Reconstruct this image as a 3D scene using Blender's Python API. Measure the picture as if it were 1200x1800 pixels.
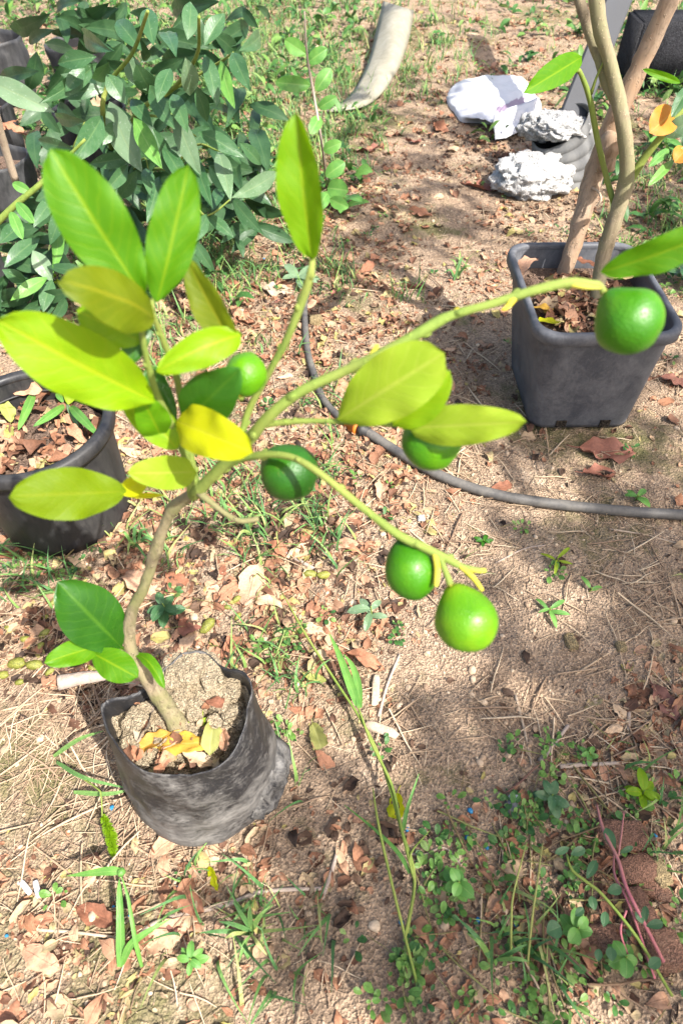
import bpy, math, random
import numpy as np
from mathutils import Vector, Matrix, noise

for o in list(bpy.data.objects):
    bpy.data.objects.remove(o)
rng = np.random.default_rng(11)
random.seed(5)
R = math.radians
SC = bpy.context.scene
COL = SC.collection

# ------------------------------------------------------------------ camera, sky, sun, exposure
PITCH = R(50)
FOC = 1155.0
CAMZ = 1.1
cam_d = bpy.data.cameras.new('camera')
cam = bpy.data.objects.new('camera', cam_d)
COL.objects.link(cam)
cam.location = (0, 0, CAMZ)
cam.rotation_euler = (math.pi / 2 - PITCH, 0, 0)
cam_d.sensor_fit = 'VERTICAL'
cam_d.sensor_height = 36.0
cam_d.lens = FOC / 1800 * 36
cam_d.clip_start = 0.02
cam_d.clip_end = 400
cam_d.dof.use_dof = True
cam_d.dof.focus_distance = 1.25
cam_d.dof.aperture_fstop = 6.0
SC.camera = cam

SUN_EL = R(51)
SUN_H = Vector((0.73, -0.68, 0)).normalized()          # horizontal direction towards the sun
SUN = (SUN_H * math.cos(SUN_EL) + Vector((0, 0, math.sin(SUN_EL)))).normalized()
sun_d = bpy.data.lights.new('sun', 'SUN')
sun_d.energy = 4.7
sun_d.angle = R(0.53)
sun_d.color = (1.0, 0.955, 0.90)
sun = bpy.data.objects.new('sun', sun_d)
COL.objects.link(sun)
sun.rotation_euler = SUN.to_track_quat('Z', 'Y').to_euler()
sun.location = SUN * 30

W = bpy.data.worlds.new('World')
SC.world = W
W.use_nodes = True
wt = W.node_tree
bg = wt.nodes['Background']
sky = wt.nodes.new('ShaderNodeTexSky')
sky.sky_type = 'NISHITA'
sky.sun_disc = False
sky.sun_elevation = SUN_EL
sky.sun_rotation = math.atan2(SUN_H.x, SUN_H.y)
wt.links.new(sky.outputs[0], bg.inputs[0])
bg.inputs[1].default_value = 0.12
sky.dust_density = 4.0
sky.ozone_density = 0.6
SC.view_settings.view_transform = 'Standard'
SC.view_settings.look = 'None'
SC.view_settings.exposure = 1.42
SC.view_settings.gamma = 1.0
SC.cycles.max_bounces = 6
SC.cycles.transparent_max_bounces = 4

SP, CP = math.sin(PITCH), math.cos(PITCH)


def P(x, y, d):
    """point seen at photo pixel x, y, at depth d (metres along the optical axis)"""
    u, v = (x - 600) / FOC, (y - 900) / FOC
    return Vector((d * u, d * (CP - v * SP), CAMZ - d * (SP + v * CP)))


def G(x, y, z=0.0):
    """point seen at photo pixel x, y on the level z"""
    v = (y - 900) / FOC
    return P(x, y, (CAMZ - z) / (SP + v * CP))


def proj(X, Y, Z):
    d = Y * CP + (CAMZ - Z) * SP
    d = np.maximum(d, 0.05)
    up = Y * SP - (CAMZ - Z) * CP
    return 600 + FOC * X / d, 900 - FOC * up / d, d


# ------------------------------------------------------------------ object helpers
def setp(o, label=None, cat=None, group=None, kind=None):
    if label: o['label'] = label
    if cat: o['category'] = cat
    if group: o['group'] = group
    if kind: o['kind'] = kind
    return o


def empty(name, loc, label, cat, group=None):
    o = bpy.data.objects.new(name, None)
    o.empty_display_size = 0.05
    COL.objects.link(o)
    o.location = loc
    return setp(o, label, cat, group)


def wloc(o):
    v = Vector(o.location)
    while o.parent:
        o = o.parent
        v += Vector(o.location)
    return v


def mesh(name, V, F, mat, parent=None, uv=None, smooth=True, loc=None, rnd=None):
    """V in world coordinates; the object's origin is the parent's origin (child) or loc"""
    me = bpy.data.meshes.new(name)
    base = wloc(parent) if parent else Vector(loc if loc is not None else (0, 0, 0))
    V = np.asarray([tuple(v) for v in V], dtype=float).reshape(-1, 3) - np.array(base)
    me.from_pydata(V.tolist(), [], [tuple(int(i) for i in f) for f in F])
    if smooth:
        me.polygons.foreach_set('use_smooth', [True] * len(me.polygons))
    if uv is not None:
        ul = me.uv_layers.new(name='UVMap')
        idx = np.zeros(len(me.loops), dtype=np.int32)
        me.loops.foreach_get('vertex_index', idx)
        ul.data.foreach_set('uv', np.asarray(uv, dtype=float)[idx].ravel())
    if rnd is not None:
        at = me.attributes.new('rnd', 'FLOAT', 'POINT')
        at.data.foreach_set('value', np.asarray(rnd, dtype=float))
    for m in (mat if isinstance(mat, (list, tuple)) else [mat]):
        me.materials.append(m)
    o = bpy.data.objects.new(name, me)
    COL.objects.link(o)
    if parent:
        o.parent = parent
    else:
        o.location = base
    return o


class MB:
    """collects shapes into one mesh"""
    def __init__(s):
        s.V, s.F, s.UV, s.RN = [], [], [], []

    def add(s, V, F, uv=None, rn=0.5):
        n = len(s.V)
        s.V += [tuple(v) for v in V]
        s.F += [tuple(i + n for i in f) for f in F]
        s.UV += list(uv) if uv is not None else [(0.5, 0.5)] * len(V)
        s.RN += [rn] * len(V)
        return s

    def build(s, name, mat, parent=None, loc=None, smooth=True):
        return mesh(name, s.V, s.F, mat, parent, s.UV, smooth, loc, s.RN)


def spline(pts, n):
    """Catmull-Rom through pts (tuples of any length), n samples"""
    p = np.array([tuple(q) for q in pts], dtype=float)
    p = np.vstack([2 * p[0] - p[1], p, 2 * p[-1] - p[-2]])
    m = len(p) - 3
    out = []
    for t in np.linspace(0, m - 1e-6, n):
        i = int(t)
        f = t - i
        a, b, c, d = p[i:i + 4]
        out.append(0.5 * (2 * b + (c - a) * f + (2 * a - 5 * b + 4 * c - d) * f ** 2 + (3 * b - a - 3 * c + d) * f ** 3))
    return np.array(out)


def tube(pts, rad, n=10, seg=None, cap=True, wob=0.0, seed=0.0, spl=True):
    """pts list of Vectors, rad list or number -> V, F, UV"""
    if not hasattr(rad, '__len__'):
        rad = [rad] * len(pts)
    seg = seg or max(4, (len(pts) - 1) * 5)
    if spl:
        q = spline([(*p, r) for p, r in zip(pts, rad)], seg + 1)
    else:
        q = np.array([(*p, r) for p, r in zip(pts, rad)]); seg = len(q) - 1
    V, F, UV = [], [], []
    ref = None
    for i in range(seg + 1):
        a = Vector(q[min(i + 1, seg)][:3]) - Vector(q[max(i - 1, 0)][:3])
        a.normalize()
        if ref is None:
            ref = a.orthogonal().normalized()
        ref = (ref - a * ref.dot(a)).normalized()
        b = a.cross(ref)
        c = Vector(q[i][:3])
        for k in range(n):
            t = 2 * math.pi * k / n
            r = q[i][3]
            if wob:
                r *= 1 + wob * noise.noise(Vector((c.x * 60 + seed, c.y * 60 + math.cos(t) * 1.2, c.z * 60 + math.sin(t) * 1.2)))
            V.append(c + ref * (math.cos(t) * r) + b * (math.sin(t) * r))
            UV.append((k / n, i / seg))
    for i in range(seg):
        for k in range(n):
            k2 = (k + 1) % n
            F.append((i * n + k, i * n + k2, (i + 1) * n + k2, (i + 1) * n + k))
    if cap:
        F.append(tuple(range(n))[::-1])
        F.append(tuple(seg * n + k for k in range(n)))
    return V, F, UV


def loft(rings, closed=True, cap0=False, cap1=False):
    n = len(rings[0])
    V = [v for r in rings for v in r]
    UV = [(k / n, i / max(1, len(rings) - 1)) for i in range(len(rings)) for k in range(n)]
    F = []
    for i in range(len(rings) - 1):
        for k in range(n if closed else n - 1):
            k2 = (k + 1) % n
            F.append((i * n + k, i * n + k2, (i + 1) * n + k2, (i + 1) * n + k))
    if cap0: F.append(tuple(range(n))[::-1])
    if cap1: F.append(tuple((len(rings) - 1) * n + k for k in range(n)))
    return V, F, UV


def leaf(B, T, w, roll=0, fold=12, curl=0.06, wave=0.02, broad=0.5, point=1.0, hint=None, ns=16, nu=8, seed=0, twist=0, full=.60, stalk=None, stalk_r=0.0016):
    """one leaf blade from base B to tip T, width w; broad = where it is widest"""
    B, T = Vector(B), Vector(T)
    a = T - B
    L = a.length
    ax = a / L
    h = Vector(hint) if hint is not None else (Vector((0, 0, CAMZ)) - (B + T) / 2).normalized()
    nrm = (h - ax * h.dot(ax)).normalized()
    nrm = Matrix.Rotation(R(roll), 3, ax) @ nrm
    V, F, UV = [], [], []
    e = math.log(0.5) / math.log(broad)
    for i in range(ns + 1):
        t = i / ns
        tt = t ** e
        pr = max(0.0, math.sin(math.pi * tt)) ** (full if t < broad else full - .06)
        if t > broad:
            pr *= 1 - (point - 1) * 0.35 * ((t - broad) / (1 - broad)) ** 2
        hw = w / 2 * max(pr, 0.02)
        nn = Matrix.Rotation(R(twist * (t - .5)), 3, ax) @ nrm
        s = ax.cross(nn)
        cv = curl * L * (4 * t * (1 - t)) - curl * L * 0.5 * t * t
        for k in range(nu + 1):
            u = -1 + 2 * k / nu
            f = R(fold)
            wv = wave * L * noise.noise(Vector((t * 4 + seed, u * 1.5, seed * 1.7))) * (0.3 + abs(u)) + wave * L * .35 * math.sin(t * 17 + seed) * u * u
            V.append(B + ax * (L * t) + s * (u * hw * math.cos(f)) + nn * (abs(u) * hw * math.sin(f) + cv + wv))
            UV.append((k / nu, t))
    m = nu + 1
    for i in range(ns):
        for k in range(nu):
            F.append((i * m + k, i * m + k + 1, (i + 1) * m + k + 1, (i + 1) * m + k))
    if stalk is not None:
        v, f, u = tube([Vector(stalk), (Vector(stalk) + B) / 2 + Vector((0, 0, .002)), B + ax * L * .04], [stalk_r * 1.1, stalk_r, stalk_r * .8], 6, 6)
        n0 = len(V)
        V += v; UV += [(0.5, 0.0)] * len(v)
        F += [tuple(i + n0 for i in q) for q in f]
    return V, F, UV


# ------------------------------------------------------------------ materials
def mat_new(name):
    m = bpy.data.materials.new(name)
    m.use_nodes = True
    nt = m.node_tree
    return m, nt, nt.nodes['Principled BSDF'], nt.nodes['Material Output']


class N:
    def __init__(s, nt): s.nt = nt

    def node(s, t, **kw):
        n = s.nt.nodes.new(t)
        for k, v in kw.items():
            setattr(n, k, v)
        return n

    def link(s, a, b): s.nt.links.new(a, b)

    def val(s, sock, x):
        if hasattr(x, 'is_linked') or isinstance(x, bpy.types.NodeSocket): s.link(x, sock)
        else: sock.default_value = x

    def math(s, op, a, b=0.0, c=None, clamp=False):
        n = s.node('ShaderNodeMath', operation=op, use_clamp=clamp)
        s.val(n.inputs[0], a); s.val(n.inputs[1], b)
        if c is not None: s.val(n.inputs[2], c)
        return n.outputs[0]

    def noise(s, vec, scale, detail=4, rough=0.55, dist=0.0):
        n = s.node('ShaderNodeTexNoise')
        if vec is not None: s.link(vec, n.inputs['Vector'])
        n.inputs['Scale'].default_value = scale
        n.inputs['Detail'].default_value = detail
        n.inputs['Roughness'].default_value = rough
        n.inputs['Distortion'].default_value = dist
        return n.outputs['Fac']

    def voro(s, vec, scale, feature='F1', rand=1.0):
        n = s.node('ShaderNodeTexVoronoi', feature=feature)
        if vec is not None: s.link(vec, n.inputs['Vector'])
        n.inputs['Scale'].default_value = scale
        n.inputs['Randomness'].default_value = rand
        return n

    def ramp(s, fac, stops, interp='LINEAR'):
        n = s.node('ShaderNodeValToRGB')
        s.link(fac, n.inputs[0])
        cr = n.color_ramp
        cr.interpolation = interp
        while len(cr.elements) < len(stops): cr.elements.new(0.5)
        for e, (p, c) in zip(cr.elements, stops):
            e.position = p
            e.color = (*c, 1) if len(c) == 3 else c
        return n.outputs[0]

    def rng(s, fac, a, b, c=0.0, d=1.0):
        n = s.node('ShaderNodeMapRange')
        s.val(n.inputs[0], fac)
        for i, x in enumerate((a, b, c, d)): n.inputs[i + 1].default_value = x
        return n.outputs[0]

    def mix(s, fac, a, b, blend='MIX'):
        n = s.node('ShaderNodeMix', data_type='RGBA', blend_type=blend)
        s.val(n.inputs[0], fac)
        for sock, x in ((n.inputs[6], a), (n.inputs[7], b)):
            if isinstance(x, tuple): sock.default_value = (*x, 1)
            else: s.link(x, sock)
        return n.outputs[2]

    def bump(s, h, strength=0.5, dist=0.01, prev=None):
        n = s.node('ShaderNodeBump')
        n.inputs['Strength'].default_value = strength
        n.inputs['Distance'].default_value = dist
        s.link(h, n.inputs['Height'])
        if prev is not None: s.link(prev, n.inputs['Normal'])
        return n.outputs[0]

    def obj(s): return s.node('ShaderNodeTexCoord').outputs['Object']

    def pos(s): return s.node('ShaderNodeNewGeometry').outputs['Position']

    def attr(s, name):
        return s.node('ShaderNodeAttribute', attribute_name=name).outputs['Fac']


def leaf_mat(name, c1, c2, vein, rough=0.4, trans=0.4, tcol=None, nscale=25, spec=0.5, veins=0.55, spots=None):
    m, nt, b, out = mat_new(name)
    n = N(nt)
    uv = n.node('ShaderNodeUVMap').outputs[0]
    sx = n.node('ShaderNodeSeparateXYZ'); n.link(uv, sx.inputs[0])
    a = n.math('ABSOLUTE', n.math('SUBTRACT', sx.outputs[0], 0.5))
    mid = n.rng(a, 0.012, 0.05, 1, 0)
    ph = n.math('ADD', n.math('SUBTRACT', n.math('MULTIPLY', sx.outputs[1], 9.0), n.math('MULTIPLY', a, 4.5)), n.math('MULTIPLY', n.noise(n.obj(), nscale * 1.6, 3), 1.6))
    sd = n.rng(n.math('ABSOLUTE', n.math('SUBTRACT', n.math('FRACT', ph), 0.5)), 0.02, 0.14, 1, 0)
    rd = n.node('ShaderNodeObjectInfo').outputs['Random']
    ns = n.math('ADD', n.noise(n.obj(), nscale, 4), n.math('MULTIPLY', n.math('SUBTRACT', rd, 0.5), 0.35))
    col = n.mix(n.rng(ns, 0.3, 0.7), c1, c2)
    if spots:
        sp = n.rng(n.noise(n.obj(), nscale * 7, 3), 0.62, 0.72)
        col = n.mix(n.math('MULTIPLY', sp, spots[1]), col, spots[0])
    bl = n.rng(n.noise(n.obj(), nscale * 2.7, 5, .7), .66, .74)
    col = n.mix(n.math('MULTIPLY', bl, .28), col, tuple(x * .45 + .03 for x in c2))
    vm = n.math('MAXIMUM', n.math('MULTIPLY', mid, veins), n.math('MULTIPLY', sd, veins * 0.3))
    col = n.mix(vm, col, vein)
    n.link(col, b.inputs['Base Color'])
    n.val(b.inputs['Roughness'], n.rng(n.noise(n.obj(), nscale * 3, 3), 0.3, 0.7, rough - .08, rough + .14))
    b.inputs['Specular IOR Level'].default_value = spec * .6
    hgt = n.math('ADD', n.math('MULTIPLY', n.math('ADD', mid, n.math('MULTIPLY', sd, .5)), -0.5), n.math('MULTIPLY', n.noise(n.obj(), nscale * 9, 3), 0.5))
    bp = n.bump(hgt, 0.35, 0.0012)
    n.link(bp, b.inputs['Normal'])
    tr = n.node('ShaderNodeBsdfTranslucent')
    n.link(n.mix(vm, n.mix(0.6, col, tcol or c1), tuple(x * .6 for x in vein)), tr.inputs[0])
    ms = n.node('ShaderNodeMixShader')
    ms.inputs[0].default_value = trans
    n.link(b.outputs[0], ms.inputs[1]); n.link(tr.outputs[0], ms.inputs[2])
    n.link(ms.outputs[0], out.inputs[0])
    return m


def rnd_leaf_mat(name, stops, rough=0.7, trans=0.12, nscale=60):
    """dry leaves, straw, grass: tone chosen by attribute rnd (or the object's own random), with blotches"""
    m, nt, b, out = mat_new(name)
    n = N(nt)
    rd = n.node('ShaderNodeObjectInfo').outputs['Random']
    f = n.math('FRACT', n.math('ADD', n.attr('rnd'), rd))
    f = n.math('ADD', n.math('MULTIPLY', f, 0.84), n.math('MULTIPLY', n.noise(n.pos(), nscale, 4), 0.16))
    col = n.ramp(f, stops)
    bl = n.rng(n.noise(n.pos(), nscale * 4, 4), 0.3, 0.75, 0.72, 1.15)
    col = n.mix(1.0, col, bl, 'MULTIPLY')
    uv = n.node('ShaderNodeUVMap').outputs[0]
    sx = n.node('ShaderNodeSeparateXYZ'); n.link(uv, sx.inputs[0])
    a = n.math('ABSOLUTE', n.math('SUBTRACT', sx.outputs[0], 0.5))
    mid = n.rng(a, 0.015, 0.05, 1, 0)
    n.link(col, b.inputs['Base Color'])
    b.inputs['Roughness'].default_value = rough
    b.inputs['Specular IOR Level'].default_value = 0.25
    n.link(n.bump(n.math('ADD', n.noise(n.pos(), 260, 3), mid), 0.5, 0.0015), b.inputs['Normal'])
    tr = n.node('ShaderNodeBsdfTranslucent')
    n.link(col, tr.inputs[0])
    ms = n.node('ShaderNodeMixShader')
    ms.inputs[0].default_value = trans
    n.link(b.outputs[0], ms.inputs[1]); n.link(tr.outputs[0], ms.inputs[2])
    n.link(ms.outputs[0], out.inputs[0])
    return m


def soil_mat(name, base, light, dark, moss=None, scale=1.0, cracks=0.4):
    m, nt, b, out = mat_new(name)
    n = N(nt)
    p = n.pos()
    big = n.noise(p, 3.2 * scale, 5, 0.6, 0.4)
    med = n.noise(p, 16 * scale, 6, 0.65)
    fine = n.noise(p, 120 * scale, 6, 0.75)
    f = n.math('ADD', n.math('MULTIPLY', big, 0.45), n.math('ADD', n.math('MULTIPLY', med, 0.35), n.math('MULTIPLY', fine, 0.2)))
    col = n.ramp(f, [(0.36, dark), (0.46, base), (0.53, base), (0.62, light)])
    gr = n.voro(p, 260 * scale)
    sepc = n.node('ShaderNodeSeparateColor'); n.link(gr.outputs['Color'], sepc.inputs[0])
    col = n.mix(1.0, col, n.rng(sepc.outputs[0], 0, 1, 0.55, 1.28), 'MULTIPLY')
    if moss:
        mk = n.rng(n.math('ADD', n.noise(p, 2.6, 4, 0.6, 0.6), n.math('MULTIPLY', n.noise(p, 30, 4, .7), 0.3)), 0.68, 0.80)
        col = n.mix(n.math('MULTIPLY', mk, 0.8), col, n.mix(fine, moss, tuple(x * .5 for x in moss)))
    warp = n.node('ShaderNodeVectorMath', operation='ADD')
    n.link(p, warp.inputs[0])
    wn = n.node('ShaderNodeTexNoise'); wn.inputs['Scale'].default_value = 18
    n.link(p, wn.inputs['Vector'])
    wsc = n.node('ShaderNodeVectorMath', operation='SCALE'); wsc.inputs['Scale'].default_value = 0.05
    n.link(wn.outputs['Color'], wsc.inputs[0]); n.link(wsc.outputs[0], warp.inputs[1])
    ce = n.voro(warp.outputs[0], 17 * scale, 'DISTANCE_TO_EDGE').outputs['Distance']
    crk = n.math('MULTIPLY', n.rng(ce, 0.004, 0.035, 1, 0), n.rng(big, 0.42, 0.6))
    col = n.mix(n.math('MULTIPLY', crk, cracks), col, tuple(x * .35 for x in dark))
    n.link(col, b.inputs['Base Color'])
    b.inputs['Roughness'].default_value = 0.95
    b.inputs['Specular IOR Level'].default_value = 0.15
    h = n.math('SUBTRACT', n.math('ADD', n.math('MULTIPLY', med, 1.2), n.math('ADD', n.math('MULTIPLY', fine, 0.6), n.math('MULTIPLY', gr.outputs['Distance'], 0.35))), n.math('MULTIPLY', crk, 0.7 * cracks))
    n.link(n.bump(h, 1.0, 0.018), b.inputs['Normal'])
    return m


def plastic_mat(name, base, dusty, rough=0.5, dust=0.5, scr=0.5, scale=1.0, spec=0.4, streak=(1, 1, 0.35)):
    m, nt, b, out = mat_new(name)
    n = N(nt)
    mp = n.node('ShaderNodeMapping'); mp.inputs['Scale'].default_value = streak
    n.link(n.obj(), mp.inputs[0])
    a = n.noise(mp.outputs[0], 14 * scale, 6, 0.65, 0.6)
    c = n.noise(mp.outputs[0], 90 * scale, 5, 0.7, 1.2)
    f = n.math('ADD', n.math('MULTIPLY', a, 0.65), n.math('MULTIPLY', c, 0.35))
    dm = n.math('MULTIPLY', n.rng(f, 0.40, 0.66), dust)
    col = n.mix(dm, base, dusty)
    spk = n.rng(n.noise(n.obj(), 400 * scale, 2), 0.66, 0.72)
    col = n.mix(n.math('MULTIPLY', spk, 0.5 * dust), col, dusty)
    n.link(col, b.inputs['Base Color'])
    n.val(b.inputs['Roughness'], n.rng(f, 0.3, 0.7, rough - .08, min(1, rough + .3)))
    b.inputs['Specular IOR Level'].default_value = spec
    n.link(n.bump(n.math('ADD', a, n.math('MULTIPLY', c, .6)), 0.25 * scr, 0.006), b.inputs['Normal'])
    return m


def bark_mat(name, c1, c2, c3, scale=1.0, bump=0.6):
    m, nt, b, out = mat_new(name)
    n = N(nt)
    mp = n.node('ShaderNodeMapping'); mp.inputs['Scale'].default_value = (1, 1, 0.25)
    n.link(n.obj(), mp.inputs[0])
    a = n.noise(mp.outputs[0], 70 * scale, 6, 0.7, 0.5)
    g = n.noise(n.obj(), 12 * scale, 3)
    col = n.mix(n.rng(g, 0.38, 0.62), n.ramp(a, [(0.3, c2), (0.55, c1), (0.75, c1)]), c3)
    sp = n.rng(n.noise(n.obj(), 220 * scale, 2), 0.62, 0.7)
    col = n.mix(n.math('MULTIPLY', sp, .5), col, tuple(min(1, x * 1.6) for x in c1))
    n.link(col, b.inputs['Base Color'])
    b.inputs['Roughness'].default_value = 0.8
    b.inputs['Specular IOR Level'].default_value = 0.25
    n.link(n.bump(n.math('ADD', a, sp), bump, 0.003), b.inputs['Normal'])
    return m


M = {}
M['soil'] = soil_mat('soil', (0.41, 0.295, 0.20), (0.60, 0.455, 0.32), (0.19, 0.125, 0.085), moss=(0.20, 0.20, 0.075))
M['clay'] = soil_mat('clay', (0.52, 0.42, 0.28), (0.66, 0.57, 0.42), (0.27, 0.20, 0.12), scale=1.8, cracks=.9)
M['potsoil'] = soil_mat('pot_soil', (0.25, 0.17, 0.125), (0.36, 0.27, 0.2), (0.09, 0.06, 0.045), scale=1.6, cracks=.5)
M['lime'] = leaf_mat('leaf_lime', (0.19, 0.335, 0.002), (0.13, 0.265, 0.002), (0.36, 0.42, 0.01), 0.5, 0.45, (0.33, 0.48, 0.001))
M['green'] = leaf_mat('leaf_green', (0.09, 0.24, 0.002), (0.06, 0.19, 0.002), (0.24, 0.36, 0.008), 0.5, 0.45, (0.17, 0.42, 0.001))
M['olive'] = leaf_mat('leaf_olive', (0.125, 0.165, 0.003), (0.085, 0.13, 0.003), (0.24, 0.24, 0.01), 0.48, 0.40, (0.18, 0.23, 0.002), veins=.6)
M['yellow'] = leaf_mat('leaf_yellow', (0.46, 0.46, 0.003), (0.36, 0.41, 0.003), (0.50, 0.50, 0.02), 0.5, 0.42, (0.55, 0.55, 0.002))
M['fresh'] = leaf_mat('leaf_fresh', (0.13, 0.275, 0.002), (0.09, 0.22, 0.002), (0.30, 0.40, 0.01), 0.48, 0.45, (0.24, 0.45, 0.001))
M['mid'] = leaf_mat('leaf_mid', (0.12, 0.19, 0.002), (0.085, 0.15, 0.002), (0.19, 0.24, 0.008), 0.5, 0.4, (0.17, 0.28, 0.001))
M['shrubshade'] = leaf_mat('leaf_shrub_shade', (0.022, 0.062, 0.022), (0.04, 0.09, 0.035), (0.07, 0.13, 0.05), 0.4, 0.2, (0.06, 0.15, 0.03), spots=((0.12, .16, .11), .4), spec=.5)  # darkened copy of the shrub green: shade between leaves put into the colour
M['deep'] = leaf_mat('leaf_deep', (0.025, 0.105, 0.006), (0.016, 0.075, 0.006), (0.06, 0.16, 0.01), 0.34, 0.28, (0.06, 0.20, 0.003))
M['pale'] = leaf_mat('leaf_pale', (0.28, 0.38, 0.025), (0.21, 0.32, 0.015), (0.38, 0.45, 0.06), 0.5, 0.42, (0.34, 0.47, 0.008))
M['shrub'] = leaf_mat('leaf_shrub', (0.032, 0.092, 0.032), (0.058, 0.128, 0.052), (0.11, 0.19, 0.07), 0.36, 0.2, (0.12, 0.28, 0.05), spots=((0.25, .33, .24), .4), spec=.6)
M['shrubpale'] = leaf_mat('leaf_shrub_pale', (0.095, 0.165, 0.08), (0.145, 0.22, 0.125), (0.19, 0.26, 0.13), 0.4, 0.2, (0.16, 0.32, 0.08), spots=((0.4, .46, .38), .5), spec=.55)
M['weed'] = leaf_mat('leaf_weed', (0.075, 0.20, 0.04), (0.12, 0.27, 0.05), (0.22, 0.36, 0.1), 0.4, 0.25, (0.14, 0.34, 0.03), nscale=60)
M['orange'] = leaf_mat('leaf_orange', (0.55, 0.22, 0.02), (0.42, 0.13, 0.015), (0.55, 0.3, 0.05), 0.45, 0.35, (0.65, 0.25, 0.01))
M['amber'] = leaf_mat('leaf_amber', (0.60, 0.36, 0.05), (0.42, 0.22, 0.04), (0.62, 0.45, 0.12), 0.5, 0.25)
M['fadegreen'] = leaf_mat('leaf_faded', (0.33, 0.36, 0.09), (0.26, 0.26, 0.08), (0.42, 0.42, 0.16), 0.55, 0.2, nscale=50)
M['dryleaf'] = rnd_leaf_mat('dry_leaf', [(0.0, (0.16, 0.065, 0.04)), (0.2, (0.31, 0.135, 0.075)), (0.45, (0.43, 0.215, 0.125)), (0.7, (0.50, 0.30, 0.19)), (0.88, (0.55, 0.40, 0.25)), (1.0, (0.30, 0.20, 0.15))], trans=.14)
M['darkleaf'] = rnd_leaf_mat('dark_dry_leaf', [(0.0, (0.16, 0.06, 0.04)), (0.5, (0.24, 0.10, 0.065)), (1.0, (0.17, 0.085, 0.07))], trans=.08)
M['litter'] = rnd_leaf_mat('litter', [(0.0, (0.06, 0.035, 0.025)), (0.22, (0.17, 0.08, 0.045)), (0.42, (0.32, 0.155, 0.085)), (0.62, (0.38, 0.22, 0.135)), (0.8, (0.38, 0.285, 0.175)), (0.92, (0.34, 0.29, 0.09)), (1.0, (0.55, 0.46, 0.30))], trans=.12)
M['straw'] = rnd_leaf_mat('straw', [(0.0, (0.16, 0.10, 0.065)), (0.3, (0.32, 0.22, 0.14)), (0.7, (0.46, 0.34, 0.22)), (1.0, (0.58, 0.47, 0.33))], trans=.05)
M['grass'] = rnd_leaf_mat('grass', [(0.0, (0.06, 0.15, 0.06)), (0.4, (0.11, 0.24, 0.07)), (0.75, (0.19, 0.31, 0.08)), (0.9, (0.34, 0.36, 0.13)), (1.0, (0.48, 0.42, 0.22))], rough=.5, trans=.22)
M['cover'] = rnd_leaf_mat('ground_cover', [(0.0, (0.035, 0.10, 0.03)), (0.4, (0.065, 0.165, 0.035)), (0.75, (0.12, 0.24, 0.045)), (1.0, (0.22, 0.30, 0.10))], rough=.42, trans=.22)
M['clod'] = rnd_leaf_mat('clod', [(0.0, (0.22, 0.15, 0.1)), (0.5, (0.36, 0.26, 0.17)), (1.0, (0.52, 0.41, 0.29))], rough=.95, trans=0.0)
M['trunk'] = bark_mat('citrus_bark', (0.24, 0.19, 0.125), (0.085, 0.065, 0.04), (0.155, 0.155, 0.06), bump=.9)
M['twiggreen'] = bark_mat('green_twig', (0.14, 0.20, 0.035), (0.085, 0.135, 0.022), (0.19, 0.225, 0.05), bump=.3)
M['twigyellow'] = bark_mat('yellow_bud', (0.40, 0.35, 0.02), (0.32, 0.24, 0.015), (0.36, 0.36, 0.06), bump=.2)
M['bark'] = bark_mat('sapling_bark', (0.25, 0.20, 0.13), (0.11, 0.085, 0.05), (0.19, 0.18, 0.095))
M['stake'] = bark_mat('stake_wood', (0.34, 0.255, 0.18), (0.14, 0.10, 0.07), (0.27, 0.17, 0.10), .7, bump=.9)
M['stick'] = bark_mat('dead_stick', (0.36, 0.29, 0.23), (0.18, 0.14, 0.11), (0.30, 0.24, 0.2))
M['palewood'] = bark_mat('pale_wood', (0.42, 0.33, 0.24), (0.22, 0.16, 0.11), (0.36, 0.28, 0.2))
M['blackbag'] = plastic_mat('black_bag', (0.022, 0.022, 0.024), (0.27, 0.25, 0.22), 0.5, 0.8, 1.2, scale=.8, streak=(.8, .8, 2.0))
def bag_mat():
    m, nt, b, out = mat_new('black_bag')
    n = N(nt)
    o = n.obj()
    mp = n.node('ShaderNodeMapping'); mp.inputs['Scale'].default_value = (1, 1, 1.3); mp.inputs['Rotation'].default_value = (.35, .7, 0)
    n.link(o, mp.inputs[0])
    big = n.noise(mp.outputs[0], 11, 9, .72, .3)
    mp2 = n.node('ShaderNodeMapping'); mp2.inputs['Scale'].default_value = (.7, .7, 2.2); mp2.inputs['Rotation'].default_value = (.3, .6, .2)
    n.link(o, mp2.inputs[0])
    scr = n.noise(mp2.outputs[0], 95, 6, .8, .6)
    sx = n.node('ShaderNodeSeparateXYZ'); n.link(o, sx.inputs[0])
    low = n.rng(sx.outputs[2], 0.0, 0.21, .07, -.05)          # splashed soil clings to the lower side
    f = n.math('ADD', n.math('ADD', n.math('MULTIPLY', big, .62), n.math('MULTIPLY', scr, .42)), low)
    d = n.rng(f, .47, .69)
    col = n.mix(n.math('MULTIPLY', d, .9), (0.013, 0.013, 0.0145), (0.21, 0.198, 0.18))
    spk = n.rng(n.noise(o, 260, 3), .58, .72)
    col = n.mix(n.math('MULTIPLY', spk, .35), col, (0.12, 0.11, 0.1))
    n.link(col, b.inputs['Base Color'])
    n.val(b.inputs['Roughness'], n.rng(d, 0, 1, .42, .85))
    b.inputs['Specular IOR Level'].default_value = .45
    n.link(n.bump(n.math('ADD', n.math('MULTIPLY', big, .5), n.math('MULTIPLY', scr, .5)), .45, .004), b.inputs['Normal'])
    return m


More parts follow.
